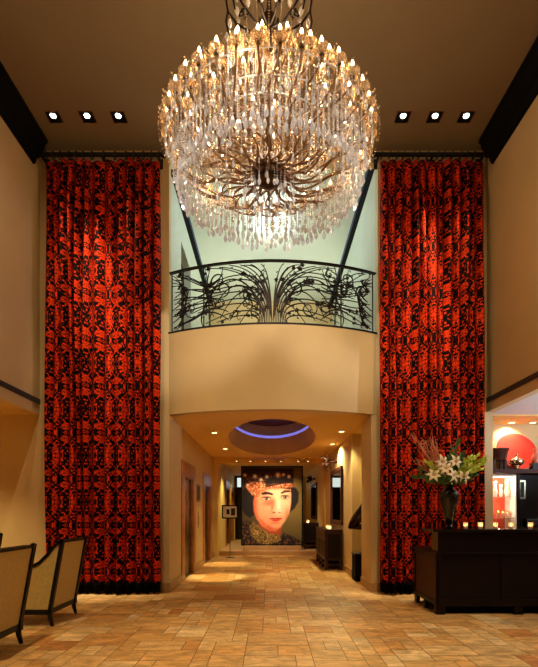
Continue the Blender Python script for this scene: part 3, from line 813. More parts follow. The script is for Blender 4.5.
# ------------------------------------------------------------------ armchairs
def armchair(loc, label):
    t = thing('armchair', loc, label, 'armchair', 'armchairs with dark wood trim')
    Wd = .71
    def xb(z): return .145*(z-.17)/.82           # back lean
    # arm/back outline, x to the rear
    prof = [(xb(.99), .99), (.06, .93), (-.02, .83), (-.11, .74), (-.21, .685), (-.35, .65), (-.55, .63), (-.72, .62)]
    for y in (0, Wd):
        y0, y1 = (y, y+.05) if y == 0 else (y-.05, y)
        poly = prof + [(-.70, .17), (0.0, .17)]
        MB().prism_xz(poly, y0+.012, y1-.012).build('side_panel', M['fabric'], t)
        tr = MB()
        def strip(a, b, wd):
            a = Vector((a[0], 0, a[1])); b = Vector((b[0], 0, b[1])); d_ = (b-a).normalized(); n_ = Vector((-d_.z, 0, d_.x))*wd/2
            e = d_*wd*.3
            q = [a-n_-e, b-n_+e, b+n_+e, a+n_-e]
            tr.prism_xz([(v.x, v.z) for v in q], y0, y1)
        for i in range(len(prof)-1): strip(prof[i], prof[i+1], .035)
        strip(prof[-1], (-.70, .17), .035); strip((0, .17), (xb(.99), .99), .04)
        strip((-.71, .165), (.01, .165), .06)
        tr.build('side_frame', M['frame_wood'], t)
    bk = MB(); bk.prism_xz([(xb(.19), .19), (xb(.965), .965), (xb(.965)-.09, .965), (xb(.19)-.09, .19)], .04, Wd-.04)
    bk.build('back_panel', M['fabric'], t, bevel=.01)
    MB().prism_xz([(.155,.99),(.155,.962),(.045,.962),(.05,.99)], .03, Wd-.03).build('top_rail', M['frame_wood'], t)
    MB().box(-.05, .012, .03, Wd-.03, .14, .20).build('back_rail', M['frame_wood'], t)
    MB().box(-.73, -.70, .03, Wd-.03, .14, .20).build('front_rail', M['frame_wood'], t)
    MB().box(-.70, -.05, .05, Wd-.05, .19, .32).build('seat', M['fabric'], t)
    MB().box(-.74, -.08, .055, Wd-.055, .32, .46).build('seat_cushion', M['fabric'], t, bevel=.03)
    for fx, sx in ((-.69, -.02), (-.01, .035)):
        for fy in (.03, Wd-.03):
            MB().tube([(fx, fy, .17), (fx+sx*.3, fy, .09), (fx+sx, fy, 0)], [.032, .027, .018], 8).build('leg', M['frame_wood'], t, smooth=True)
    return t
armchair((-2.53, 5.29, 0), 'olive armchair with black wood trim standing nearest the left curtain')
armchair((-2.507, 3.93, 0), 'large olive armchair cut off by the left picture edge, in front')
armchair((-4.13, 6.15, 0), 'barely visible armchair far left in the alcove behind the others')

# ------------------------------------------------------------------ reception desk
def desk():
    t = thing('reception_desk', (3.7, 5.9, 0), 'black brown wooden reception desk with a raised counter right of the lobby', 'desk')
    x0, x1, y0, y1 = 2.15, 5.6, 5.90, 6.82
    Wm = M['wood']
    b = lambda mb, n, m=Wm, bv=.004: mb.build(n, m, t, world=True, bevel=bv)
    b(MB().box(x0+.02, x1, y0+.02, y1, .11, .77), 'body')
    b(MB().box(x0-.01, x1, y0-.015, y1+.02, .775, .81), 'worktop')
    b(MB().box(x0+.03, x1, y0+.03, y0+.25, .81, 1.065), 'raised_front')
    b(MB().box(x0+.026, x0+.03, y0+.03, y0+.25, .812, 1.065), 'raised_end', M['wood_edge'], 0)
    b(MB().box(x0-.06, x1, y0-.05, y0+.40, 1.065, 1.10), 'counter_top', M['black'])
    # end panel with frame
    e = MB().box(x0, x0+.02, y0, y0+.05, .11, .775).box(x0, x0+.02, y1-.05, y1, .11, .775).box(x0, x0+.02, y0+.05, y1-.05, .72, .775).box(x0, x0+.02, y0+.05, y1-.05, .11, .17)
    b(e, 'end_frame')
    MB().box(x0+.012, x0+.02, y0+.05, y1-.05, .17, .72).build('end_panel', M['mahog'], t, world=True)
    f = MB().box(x0, x1, y0, y0+.02, .11, .20).box(x0, x0+.06, y0, y0+.02, .20, .775)
    for k in range(4): f.box(x0+.85*(k+1)-.02, x0+.85*(k+1)+.02, y0+.004, y0+.02, .20, .775)
    b(f, 'front_frame')
    for fx in (x0, x0+1.0, x0+2.1):
        b(MB().box(fx, fx+.12, y0+.01, y0+.09, 0, .11), 'foot')
    b(MB().box(x0, x0+.05, y1-.12, y1-.02, 0, .11), 'foot'); b(MB().box(x0, x0+.05, y0+.42, y0+.50, 0, .11), 'foot')
    b(MB().box(x0+.14, x1, y0+.12, y1-.05, 0, .11), 'plinth', M['crown'])
desk()
for k, x in enumerate((465.5, 480.5, 495.5, 511.0, 530.5)):
    X = (x-269)*6.0/460
    lab = ['leftmost small lit candle glass on the reception counter beside the vase', 'second small lit candle glass from the vase', 'middle lit candle glass of the five on the counter', 'fourth lit candle glass from the vase', 'rightmost lit candle glass on the counter near the picture edge'][k]
    t = thing('votive_candle', (X, 6.0, 1.10), lab, 'candle', 'votive candles on the reception counter')
    MB().lathe([(.001,.001),(.026,.001),(.032,.085),(.029,.085),(.024,.006),(.001,.006)], n=16).build('glass', M['cup'], t, smooth=True)
    MB().lathe([(.001,.006),(.023,.006),(.024,.035),(.001,.035)], n=12).build('wax', M['wax'], t)
    MB().lathe([(.001,.036),(.007,.042),(.009,.050),(.004,.062),(.001,.072)], n=8).build('flame', M['flame'], t, smooth=True)

# vase with flowers
VX, VY, VZ = (449-269)*6.1/460, 6.1, 1.10
t = thing('vase', (VX, VY, VZ), 'tall black urn vase on the end of the reception counter', 'vase')
MB().lathe([(.001,.0),(.07,.0),(.072,.018),(.045,.03),(.032,.05),(.045,.075),(.055,.10),(.075,.20),(.10,.32),(.122,.42),(.125,.455),(.11,.49),(.07,.52),(.055,.545),(.075,.575),(.085,.585),(.07,.585),(.045,.55),(.02,.5),(.001,.5)], n=32).build('body', M['black'], t, smooth=True)
MB().lathe([(.122,.425),(.129,.43),(.131,.44),(.129,.45),(.124,.452)], n=32).build('band', M['black'], t, smooth=True)
def vpx(px, py, dy=0):     # a point over the vase given where the bloom stands in space
    d_ = VY+dy; return Vector(((px-269)*d_/460, d_, 1.32+(512-py)*d_/460))
NECK = Vector((VX, VY, VZ+.53))
def stem_pts(a, b, bow=.06, n=8):
    return [a.lerp(b, i/n)+Vector((0, 0, bow*math.sin(PI*i/n))) for i in range(n+1)]
def leaf_into(mb, base, tip, w, cup=.15):
    ax = (tip-base); L_ = ax.length; ax.normalize(); side = ax.cross(Vector((0,-1,.3))).normalized(); nn = side.cross(ax).normalized()
    n = 6; vs = []; fs = []
    for i in range(n+1):
        f = i/n; ww = w*math.sin(PI*min(.98, f*.9+.06)); c = base+ax*L_*f + nn*(-.12*L_*f*f)
        vs += [c-side*ww+nn*ww*cup*3, c, c+side*ww+nn*ww*cup*3, c-nn*.003]
    for i in range(n):
        a = i*4; b = a+4
        fs += [(a,b,b+1,a+1),(a+1,b+1,b+2,a+2),(a+2,b+2,b+3,a+3),(a+3,b+3,b,a)]
    mb.add(vs, fs)
rf = random.Random(21)
lil = [(433.5,475.5,-.12,'white lily low on the left of the bouquet'), (441,462,-.08,'cream lily above the left side of the vase'), (446,469,-.13,'wide open lily at the centre of the bouquet, upper one'),
       (453,476,-.16,'big white lily in front just above the vase'), (463,477,-.12,'white lily low on the right of the vase neck'), (455,462,-.02,'cream lily high in the middle of the bouquet')]
for px, py, dy, lab in lil:
    c = vpx(px, py, dy); root = thing('lily', NECK, lab, 'flower', 'lilies in the black vase')
    o = MB().tube(stem_pts(NECK, c, .02), .004, 5).build('stem', M['leaf'], root, world=True)
    face = Vector((rf.uniform(-.35,.35), -1, rf.uniform(-.2,.35))).normalized()
    u_ = face.cross(Vector((0,0,1))).normalized(); v_ = u_.cross(face)
    for k in range(6):
        q = 2*PI*k/6+rf.random()*.3; dr_ = u_*math.cos(q)+v_*math.sin(q); sd = dr_.cross(face).normalized(); R = rf.uniform(.09,.112)
        vs = []; fs = []; n = 6
        for i in range(n+1):
            f = i/n; wv = .021*math.sin(PI*min(.97, .12+f*.88)); cc = c + dr_*R*f + face*(.045*math.sin(f*2.2)-.02*f*f*2)
            vs += [cc-sd*wv, cc-face*.004, cc+sd*wv, cc-face*.007]
        for i in range(n):
            a = i*4; b = a+4; fs += [(a,b,b+1,a+1),(a+1,b+1,b+2,a+2),(a+2,b+2,b+3,a+3),(a+3,b+3,b,a)]
        MB().add(vs, fs).build('petal', M['petal'], root, world=True, smooth=True)
    st = MB()
    for k in range(5):
        q = 2*PI*k/5; e = c+face*.06+(u_*math.cos(q)+v_*math.sin(q))*.02; st.tube([c, e], .0015, 4); st.ball(e, .005, n=6, m=4)
    st.build('stamens', M['stamen'], root, world=True)
# leafy stems
stems = [(415,478,.0,0),(422,470,.05,0),(428,463,-.05,1),(432,483,-.1,0),(440,483,-.12,0),(457,443,.03,0),(462,456,.0,0),(470,458,.03,1),(477,456,-.02,1),(485,462,.0,1),(480,470,-.05,1),(472,468,-.1,1),(468,481,-.1,0),(450,458,.08,0),(460,484,-.14,0),(443,470,.08,0),(475,476,.03,0),(456,470,.06,0),(484,458,.05,1),(466,470,-.02,1)]
for i, (px, py, dy, k2) in enumerate(stems):
    e = vpx(px, py, dy); m = M['leaf2'] if k2 else M['leaf']
    root = thing('leafy_stem', NECK, ('lime green budded stem on the right side of the bouquet' if k2 and px > 460 else 'lime green leaf stem on the left side of the bouquet' if k2 else 'dark green leafy stem among the lilies'), 'foliage', ('lime stems in the vase' if k2 else 'green stems in the vase'))
    sp = stem_pts(NECK, e, .04); MB().tube(sp, [.005-.0004*j for j in range(9)], 5).build('stem', m, root, world=True)
    lf = MB()
    for j in range(16):
        f = .35+.62*j/15; b = sp[min(8, int(f*8))].lerp(sp[min(8, int(f*8)+1)], f*8-int(f*8)) if f*8 < 8 else sp[8]
        d_ = (e-NECK).normalized(); ang = rf.uniform(0, 2*PI)
        sd = Vector((math.cos(ang), math.sin(ang)*.6, rf.uniform(-.1,.9))).normalized()
        L_ = rf.uniform(.07,.13) if not k2 else rf.uniform(.05,.09)
        leaf_into(lf, b, b+(sd*.75+d_*.6).normalized()*L_, L_*(.20 if not k2 else .28))
        if k2: lf.ball(b+sd*.025, .012, .012, .016, n=6, m=4)
    leaf_into(lf, e-(e-NECK).normalized()*.02, e+(e-NECK).normalized()*.07, .016)
    lf.build('leaves', m, root, world=True, smooth=True)
# curly willow twigs
for i in range(32):
    e = vpx(rf.uniform(409,438), rf.uniform(432,462), rf.uniform(-.05,.12))
    root = thing('willow_twig', NECK, 'curly reddish willow twig rising on the left of the bouquet', 'twig', 'curly willow twigs in the vase')
    n = 22; pts = []
    ph = rf.uniform(0, 6); am = rf.uniform(.012,.028)
    for j in range(n+1):
        f = j/n; p = NECK.lerp(e, f); k_ = f**1.5
        pts.append(p+Vector((math.sin(f*17+ph)*am*k_, math.cos(f*15+ph)*am*k_, math.sin(f*13+ph*2)*am*k_)))
    mb = MB().tube(pts, [.0052-.0032*j/n for j in range(n+1)], 5)
    for s_ in range(3):
        j0 = rf.randint(9, 19); b = pts[j0]; dd = Vector((rf.uniform(-1,.6), rf.uniform(-.5,.5), rf.uniform(-.2,1))).normalized()
        q = [b+dd*.10*k/9+Vector((math.sin(k*.9+ph), 0, math.cos(k*1.1+ph)))*.012*k/9 for k in range(10)]
        mb.tube(q, .0026, 4)
    mb.build('branch', M['twig'], root, world=True)

# ------------------------------------------------------------------ display niche behind the desk
tag(MB().box(3.74, 7.1, 8.02, 8.56, 1.995, 2.07).build('display_shelf', M['mahog'], bevel=.004), 'long dark wood shelf over the back cabinets', 'shelf')
def at(px, py, d_): return ((px-269)*d_/460, 1.32+(512-py)*d_/460)
# back cabinet with vitrine
t = thing('back_cabinet', (5.7, 8.1, 0), 'dark wood back cabinet behind the reception desk', 'cabinet')
MB().box(4.40, 7.1, 8.10, 8.50, 0, 1.04).build('base', M['mahog'], t, world=True, bevel=.004)
MB().box(4.38, 7.1, 8.40, 8.50, 1.04, 1.99).build('back_panel', M['wood'], t, world=True)
MB().box(4.38, 4.42, 8.10, 8.40, 1.04, 1.99).build('side_panel', M['wood'], t, world=True)
t = thing('display_vitrine', (4.12, 8.1, 0), 'brightly lit glass display case with coral lining behind the candles', 'display case')
v0, v1 = 3.87, 4.36
MB().box(v0, v1, 8.10, 8.50, 0, .95).build('base', M['mahog'], t, world=True)
MB().box(v0, v1, 8.47, 8.49, .95, 1.98).build('back_lining', M['redback'], t, world=True)
MB().box(v0, v0+.02, 8.10, 8.47, .95, 1.98).box(v1-.02, v1, 8.10, 8.47, .95, 1.98).box(v0+.02, v1-.02, 8.10, 8.47, 1.95, 1.98).build('case', M['white'], t, world=True)
for z in (1.20, 1.58): MB().box(v0+.02, v1-.02, 8.12, 8.46, z, z+.012).build('glass_shelf', M['glass'], t, world=True)
MB().box(v0+.02, v0+.13, 8.44, 8.468, .95, 1.98).build('pale_panel', M['white'], t, world=True)
point(((v0+v1)/2, 8.2, 1.88), 9, (255,235,215), .04); point(((v0+v1)/2, 8.2, 1.4), 2.5, (255,235,215), .03)
for k, (px, h, w_) in enumerate(((495, .28, .045), (501, .22, .04), (507, .30, .05))):
    x = (px-269)*8.28/460
    tag(MB().lathe([(.001,0),(w_*.6,0),(w_,h*.3),(w_*.5,h*.7),(w_*.7,h),(.001,h)], (x, 8.28, 1.592), 12).build('white_vase', M['white'], smooth=True),
        ['slender white vase at the left of the upper glass shelf', 'short white vase in the middle of the upper glass shelf', 'tall white vase at the right of the upper glass shelf'][k], 'vase', 'white vases in the display case')
for k, px in enumerate((498, 503, 508)):
    x = (px-269)*8.25/460
    tt = thing('jar', (x, 8.25, 1.212), ['left gold lidded jar on the lower glass shelf', 'middle gold lidded jar on the lower glass shelf', 'right gold lidded jar on the lower glass shelf'][k], 'jar', 'jars in the display case')
    MB().lathe([(.001,0),(.03,0),(.036,.05),(.025,.09),(.001,.09)], n=12).build('body', M['amber'], tt, smooth=True)
    MB().lathe([(.001,.09),(.028,.09),(.02,.12),(.005,.135),(.001,.14)], n=12).build('lid', mat('gilt', (200,150,60), .3, metal=1, noise=.1), tt, smooth=True)
# things on the shelf
x, z = at(515, 453, 8.4)
t = thing('charger_plate', (x, 8.25, 2.07), 'big round red lacquer plate standing on the niche shelf', 'plate')
pm = MB(); R = .365; prof = [(.001,.02),(.16,.02),(.26,.0),(.33,-.03),(.365,-.045),(.365,-.055),(.32,-.04),(.25,-.015),(.15,.0),(.001,.0)]
vs = []; fs = []; n = 48
for r, hh in prof:
    for k in range(n):
        q = 2*PI*k/n; vs.append((r*math.cos(q), hh+.0, R+r*math.sin(q)))
for i in range(len(prof)-1):
    for k in range(n): fs.append((i*n+k, i*n+(k+1) % n, (i+1)*n+(k+1) % n, (i+1)*n+k))
pm.add(vs, fs).build('dish', M['redplate'], t, smooth=True).rotation_euler = (-math.radians(22), 0, 0)
MB().box(-.12, .12, -.02, .15, 0, .02).build('stand', M['frame_wood'], t)
x, z = at(499, 458, 8.15)
t = thing('wooden_stool_bowl', (x, 8.2, 2.07), 'reddish wooden footed bowl at the left end of the niche shelf', 'bowl')
MB().lathe([(.001,.16),(.12,.16),(.15,.22),(.17,.33),(.19,.35),(.19,.37),(.16,.37),(.14,.30),(.001,.22)], n=24).build('bowl', M['mahog'], t, smooth=True)
for sx in (-1, 1):
    for sy in (-1, 1): MB().box(sx*.10-.022, sx*.10+.022, sy*.08-.02, sy*.08+.02, 0, .17).build('leg', M['mahog'], t)
x, z = at(517, 460, 8.15)
t = thing('silver_tureen', (x, 8.15, 2.07), 'lidded silver tureen in front of the red plate', 'tureen')
MB().lathe([(.001,0),(.06,0),(.065,.01),(.03,.03),(.03,.05),(.09,.09),(.115,.13),(.11,.155),(.001,.155)], n=24).build('bowl', M['silver'], t, smooth=True)
MB().lathe([(.12,.155),(.12,.165),(.08,.20),(.03,.225),(.012,.24),(.022,.26),(.012,.28),(.001,.30)], n=24).build('lid', M['silver'], t, smooth=True)
for s in (-1, 1): MB().tube([(s*.105,0,.10),(s*.155,0,.12),(s*.15,0,.15),(s*.11,0,.14)], .008, 6).build('handle', M['silver'], t, smooth=True)
x, z = at(537, 455, 8.15)
t = thing('figurine', (x, 8.2, 2.07), 'pink figurine on a dark base at the right edge of the shelf', 'figurine')
MB().box(-.08, .08, -.06, .06, 0, .12).build('base', M['frame_wood'], t, bevel=.005)
MB().lathe([(.05,.12),(.07,.16),(.06,.24),(.035,.28),(.03,.30),(.045,.34),(.03,.38),(.001,.395)], n=16).build('body', M['pink'], t, smooth=True)
t = thing('framed_photo', (4.47, 8.12, 1.05), 'small upright silver picture frame on the dark back cabinet', 'picture frame')
MB().box(-.06,.06,0,.02,.5,.53).box(-.06,.06,0,.02,.80,.83).box(-.06,-.035,0,.02,.53,.80).box(.035,.06,0,.02,.53,.80).build('frame', M['steel'], t)
MB().box(-.035,.035,.008,.016,.53,.80).build('picture', M['ink'], t)
MB().box(-.01,.01,.02,.04,-.01,.6).build('stand', M['frame_wood'], t)
t = thing('printer', (4.75, 8.25, 1.04), 'dark office printer on the back cabinet behind the counter', 'printer')
MB().box(-.2,.2,-.13,.13,0,.16).build('body', M['screen'], t, bevel=.015)
MB().box(-.16,.16,-.15,-.13,.06,.075).build('tray', M['slate'], t)
g = 'round downlights over the display niche'
for k, px in enumerate((493, 515.5, 537)):
    round_downlight((px-269)*8.25/460, 8.38, 2.95, ['left small downlight above the wooden bowl', 'small lit downlight above the red plate', 'small downlight at the right above the figurine'][k], g,
                    power=[0, 62, 0][k], ang=120, tgt=((px-269)*8.25/460, 8.57, 2.55), c=(255,232,190))
# added lamp, out of view, to brighten the reception ceiling
t = thing('ceiling_fill_lamp', (5.9, 5.6, 0), 'added lamp outside the picture that brightens the reception ceiling', 'floor lamp')
MB().lathe([(.001,0),(.15,0),(.15,.02),(.015,.04),(.015,1.7),(.001,1.7)], n=16).build('pole', M['brass'], t)
MB().lathe([(.05,1.68),(.18,1.80),(.175,1.80),(.04,1.69)], n=16).build('shade', M['white'], t)
spot((5.9, 5.6, 1.95), (5.6, 5.8, 3), 330, 165, (236,240,255), .5, .12)

# ------------------------------------------------------------------ portrait
def portrait():
    d0 = 14.4; x0, x1 = -.876, 1.064; z0, z1 = .27, 2.76
    t = thing('portrait_picture', ((x0+x1)/2, d0, z0), 'huge mosaic portrait of a woman in a jewelled cap, black framed, at the corridor end', 'picture')
    f = .035
    MB().box(x0, x1, d0, d0+.08, z0, z0+f).box(x0, x1, d0, d0+.08, z1-f, z1).box(x0, x0+f, d0, d0+.08, z0+f, z1-f).box(x1-f, x1, d0, d0+.08, z0+f, z1-f).box(x0+f, x1-f, d0+.05, d0+.08, z0+f, z1-f).build('frame', M['crown'], t, world=True)
    nx, ny = 116, 146
    X, Y = np.meshgrid((np.arange(nx)+.5)/nx, (np.arange(ny)+.5)/ny)   # Y down
    X = 18+X*479; Y = 33+Y*599
    rng = np.random.RandomState(4)
    def sm(e0, e1, v): tt = np.clip((v-e0)/(e1-e0), 0, 1); return tt*tt*(3-2*tt)
    def inside(poly, soft=8):
        P = np.array(poly, float); n = len(P); ins = np.zeros(X.shape, bool); dist = np.full(X.shape, 1e9)
        for i in range(n):
            ax, ay = P[i]; bx, by = P[(i+1) % n]
            c = ((ay > Y) != (by > Y)) & (X < (bx-ax)*(Y-ay)/(by-ay+1e-9)+ax); ins ^= c
            tt = np.clip(((X-ax)*(bx-ax)+(Y-ay)*(by-ay))/((bx-ax)**2+(by-ay)**2+1e-9), 0, 1)
            dist = np.minimum(dist, np.hypot(X-ax-tt*(bx-ax), Y-ay-tt*(by-ay)))
        sd = np.where(ins, dist, -dist); return sm(-soft, soft, sd)
    def ell(cx, cy, rx, ry, soft=.3, rot=0):
        c, s = math.cos(rot), math.sin(rot); dx, dy = X-cx, Y-cy
        q = np.hypot((dx*c+dy*s)/rx, (-dx*s+dy*c)/ry); return 1-sm(1-soft, 1+soft, q)
    img = np.zeros(X.shape+(3,)); img[:] = (98,80,34)
    def mix(mask, col, k=1):
        nonlocal img
        m = (mask*k)[..., None]; img = img*(1-m)+np.array(col, float)*m if not isinstance(col, np.ndarray) or col.ndim == 1 else img*(1-m)+col*m
    img *= (.75+.45*sm(60, 480, X)*(1-sm(380, 640, Y)*.6))[..., None]
    def speck(scale, cols, p):
        h, w_ = X.shape; a = rng.rand(h//scale+2, w_//scale+2); a = np.kron(a, np.ones((scale, scale)))[:h, :w_]
        out = np.zeros(X.shape+(3,)); b = rng.randint(0, len(cols), (h//scale+2, w_//scale+2)); b = np.kron(b, np.ones((scale, scale), int))[:h, :w_]
        for i, c in enumerate(cols): out[b == i] = c
        return (a < p).astype(float), out
    # hair
    mix(inside([(20,215),(70,185),(130,220),(125,300),(118,400),(80,425),(40,400),(18,360)], 9), (22,9,6))
    mix(inside([(400,185),(450,195),(472,230),(468,300),(440,350),(400,385),(395,300)], 9), (20,8,6))
    # dress and collar
    dress = inside([(18,460),(60,450),(110,480),(160,560),(330,570),(350,545),(420,570),(497,615),(497,640),(18,640)], 12)
    mix(dress, (28,16,12)); a, o = speck(2, [(90,50,24),(150,100,50),(20,10,8),(60,40,30),(12,8,8)], .6); mix(dress*a, o, .8)
    col = inside([(108,455),(160,500),(240,545),(325,560),(330,600),(240,635),(150,630),(90,560),(75,500)], 8)
    mix(col, (120,92,40)); a, o = speck(2, [(170,140,70),(90,70,26),(60,44,18),(190,160,90)], .65); mix(col*a, o, .7)
    # neck shade and face
    mix(inside([(150,450),(340,470),(325,560),(235,548),(150,490)], 10), (170,72,34))
    face = inside([(140,215),(200,190),(405,180),(412,250),(410,320),(398,385),(370,440),(330,495),(285,528),(235,525),(180,490),(135,435),(112,375),(108,300),(118,250)], 8)
    mix(face, (236,150,104))
    mix(face*ell(330,300,95,150,.8), (255,205,160), .75)
    mix(face*ell(300,215,90,34,.8), (255,190,140), .6)
    mix(face*ell(180,400,55,70,.9), (250,170,125), .55)
    mix(face*(1-sm(105,160,X)), (200,62,26), .75)
    mix(face*inside([(100,360),(160,460),(240,540),(330,520),(280,505),(210,480),(150,420)], 16), (205,80,40), .7)
    mix(face*(1-sm(185,222,Y))*1.0, (120,60,30), .6)
    mix(face*ell(240,300,34,22,.8), (214,84,50), .7); mix(face*ell(222,318,40,16,.9), (210,90,60), .5)
    mix(face*ell(385,420,22,60,.8), (190,90,50), .5)
    mix(ell(262,330,13,52,.9,.12), (222,110,66), .75)
    mix(ell(312,345,16,48,.8), (255,228,196), .8)
    mix(ell(300,372,34,15,.7), (255,205,165), .7)
    mix(ell(272,384,12,6,.6), (150,50,26), .8); mix(ell(318,386,10,5,.6), (160,56,30), .7)
    # brows
    mix(inside([(172,232),(205,220),(240,228),(268,240),(262,250),(225,244),(178,248)], 5), (44,16,10))
    mix(inside([(325,232),(360,212),(400,212),(408,224),(365,228),(335,240)], 5), (50,18,10))
    # eyes
    for ex, ey, s in ((212,277,1), (362,266,.95)):
        mix(ell(ex,ey,38*s,19*s,.4), (190,96,60), .8); mix(ell(ex,ey+2,31*s,13*s,.3), (196,170,140)); mix(ell(ex,ey,14*s,13*s,.3), (92,70,36)); mix(ell(ex,ey,7*s,7*s,.3), (20,10,8))
        mix(ell(ex,ey-11*s,35*s,5*s,.5), (40,14,8), .95); mix(ell(ex-5,ey-3,3,3,.5), (255,250,230), .9)
    # mouth
    mix(inside([(232,434),(262,426),(285,430),(300,426),(345,428),(318,436),(285,438)], 4), (150,22,12))
    mix(inside([(245,438),(285,440),(335,434),(312,450),(285,455),(262,450)], 5), (214,52,30)); mix(ell(285,466,34,7,.8), (205,100,62), .6); mix(ell(290,490,34,16,.9), (255,180,130), .5)
    # cap
    cap = inside([(22,60),(45,42),(430,42),(432,120),(425,190),(395,205),(330,192),(250,190),(200,205),(165,235),(140,262),(100,250),(60,215),(35,190)], 6)
    mix(cap, (34,16,10)); a, o = speck(2, [(120,60,26),(70,30,14),(20,10,8),(150,84,40),(90,50,30)], .55); mix(cap*a*sm(50,100,Y), o, .8)
    band = inside([(40,180),(90,150),(200,150),(210,190),(330,165),(425,150),(425,185),(330,195),(250,195),(200,210),(140,262),(100,250)], 6)
    mix(band, (190,96,50)); a, o = speck(2, [(236,150,90),(120,50,24),(250,190,130),(90,40,20)], .6); mix(band*a, o, .8)
    mix(inside([(205,115),(425,110),(425,160),(330,150),(215,165)], 6), (24,12,8), .85)
    for gx, gy, gr in ((305,92,20),(120,102,16),(215,105,14),(40,95,14),(60,170,12),(350,90,12),(395,105,14),(170,130,14)):
        mix(ell(gx,gy,gr,gr,.7), (255,214,160), .85); mix(ell(gx,gy,gr*.4,gr*.4,.5), (255,250,235), .9)
    # mosaic tone jitter
    img *= (1+rng.uniform(-.07, .07, X.shape))[..., None]; img = np.clip(img, 3, 255)
    L_ = np.where(img/255 <= .04045, img/255/12.92, ((img/255+.055)/1.055)**2.4)
    vs = []; fs = []
    xs = np.linspace(x0+f, x1-f, nx+1)-(x0+x1)/2; zs = np.linspace(z1-f, z0+f, ny+1)-z0
    for z in zs:
        for x in xs: vs.append((x, .048, z))
    for j in range(ny):
        for i in range(nx):
            a = j*(nx+1)+i; fs.append((a, a+nx+1, a+nx+2, a+1))
    me = bpy.data.meshes.new('canvas'); me.from_pydata(vs, [], fs)
    at_ = me.color_attributes.new('tone', 'FLOAT_COLOR', 'CORNER')
    c4 = np.concatenate([L_.reshape(-1, 3), np.ones((nx*ny, 1))], 1); at_.data.foreach_set('color', np.repeat(c4, 4, 0).ravel())
    me.materials.append(vcol('printed_mosaic', .9)); o = bpy.data.objects.new('canvas', me); COL.objects.link(o); o.parent = t
portrait()
tag(MB().box(-.80, 1.0, 14.3, 14.65, .13, .27).build('picture_plinth', M['stone'], bevel=.01), 'low pale stone plinth under the big portrait', 'plinth')
# framed notice on a stand
t = thing('sign_stand', (-1.13, 13.3, 0), 'small black framed notice on a slim stand left of the portrait', 'sign')
MB().lathe([(.001,0),(.14,0),(.14,.015),(.012,.03),(.012,1.2),(.001,1.2)], (0,.03,0), 16).build('pole', M['steel'], t)
MB().box(-.235,.235,0,.02,1.13,1.165).box(-.235,.235,0,.02,1.485,1.52).box(-.235,-.20,0,.02,1.165,1.485).box(.20,.235,0,.02,1.165,1.485).build('frame', M['crown'], t)
b = MB().box(-.20,.20,.008,.018,1.165,1.485).build('mount', M['white'], t)
MB().box(-.10,-.01,.004,.008,1.25,1.40).build('photograph', M['ink'], b)
MB().box(.03,.15,.004,.008,1.22,1.43).build('photograph', M['ink'], b)

# ------------------------------------------------------------------ consoles, mirrors, coral
M['console'] = mat('console_lacquer', (42,17,8), .4, noise=.3, nscale=6, spec=.3)
def console(x0, x1, y0, y1, zb, h, lab):
    t = thing('console_cabinet', (x0, y0, zb), lab, 'cabinet', 'carved console cabinets in the corridor')
    w_, l_ = x1-x0, y1-y0; m = M['console']
    MB().box(-.02, w_, -.02, l_+.02, h-.035, h).build('top', m, t, bevel=.006)
    MB().box(0, w_, 0, l_, .22, h-.035).build('body', m, t, bevel=.004)
    MB().box(.02, w_, .02, l_-.02, .10, .14).build('lower_rail', m, t)
    for yy in (0, l_*.33, l_*.66, l_-.06):
        MB().box(0, .06, yy, yy+.06, 0, .22).build('leg', m, t)
        MB().box(w_-.06, w_, yy, yy+.06, 0, .22).build('leg', m, t)
    for k in range(4):
        a = l_*k/4+.02; b = l_*(k+1)/4-.02
        dd = MB().box(-.014, 0, a, b, .26, h-.22).build('door', m, t, bevel=.004)
        MB().box(-.020, -.014, a+.05, b-.05, .31, h-.27).build('door_panel', M['wood'], dd)
        MB().ball((-.028, (b-.03), .5), .012, n=8, m=6).build('knob', M['brass'], dd)
        dw = MB().box(-.014, 0, a, b, h-.19, h-.06).build('drawer', m, t, bevel=.004)
        MB().ball((-.026, (a+b)/2, h-.125), .012, n=8, m=6).build('knob', M['brass'], dw)
    MB().box(.05, w_-.05, -.012, 0, .28, h-.10).build('end_panel', M['wood'], t)
    return t
console(1.27, 1.655, 10.4, 12.3, 0, .925, 'dark carved console cabinet under the nearer mirror')
console(1.13, 1.59, 14.7, 16.5, .13, .84, 'dark console cabinet beyond the bulkhead right of the portrait')
def mirror(x, y0, y1, z0, z1, lab):
    t = thing('wall_mirror', (x, (y0+y1)/2, z0), lab, 'mirror', 'dark framed wall mirrors')
    f = .10; p = .045
    MB().box(x-p, x, y0, y1, z0, z0+f).box(x-p, x, y0, y1, z1-f, z1).box(x-p, x, y0, y0+f, z0+f, z1-f).box(x-p, x, y1-f, y1, z0+f, z1-f).build('frame', M['mahog'], t, world=True, bevel=.008)
    MB().box(x-.02, x-.005, y0+f, y1-f, z0+f, z1-f).build('mirror_glass', M['mirror'], t, world=True)
mirror(CR, 10.5, 12.35, 1.02, 2.39, 'large dark framed mirror above the nearer console')
mirror(1.60, 15.2, 17.1, 1.08, 2.30, 'dark framed mirror above the farther console')
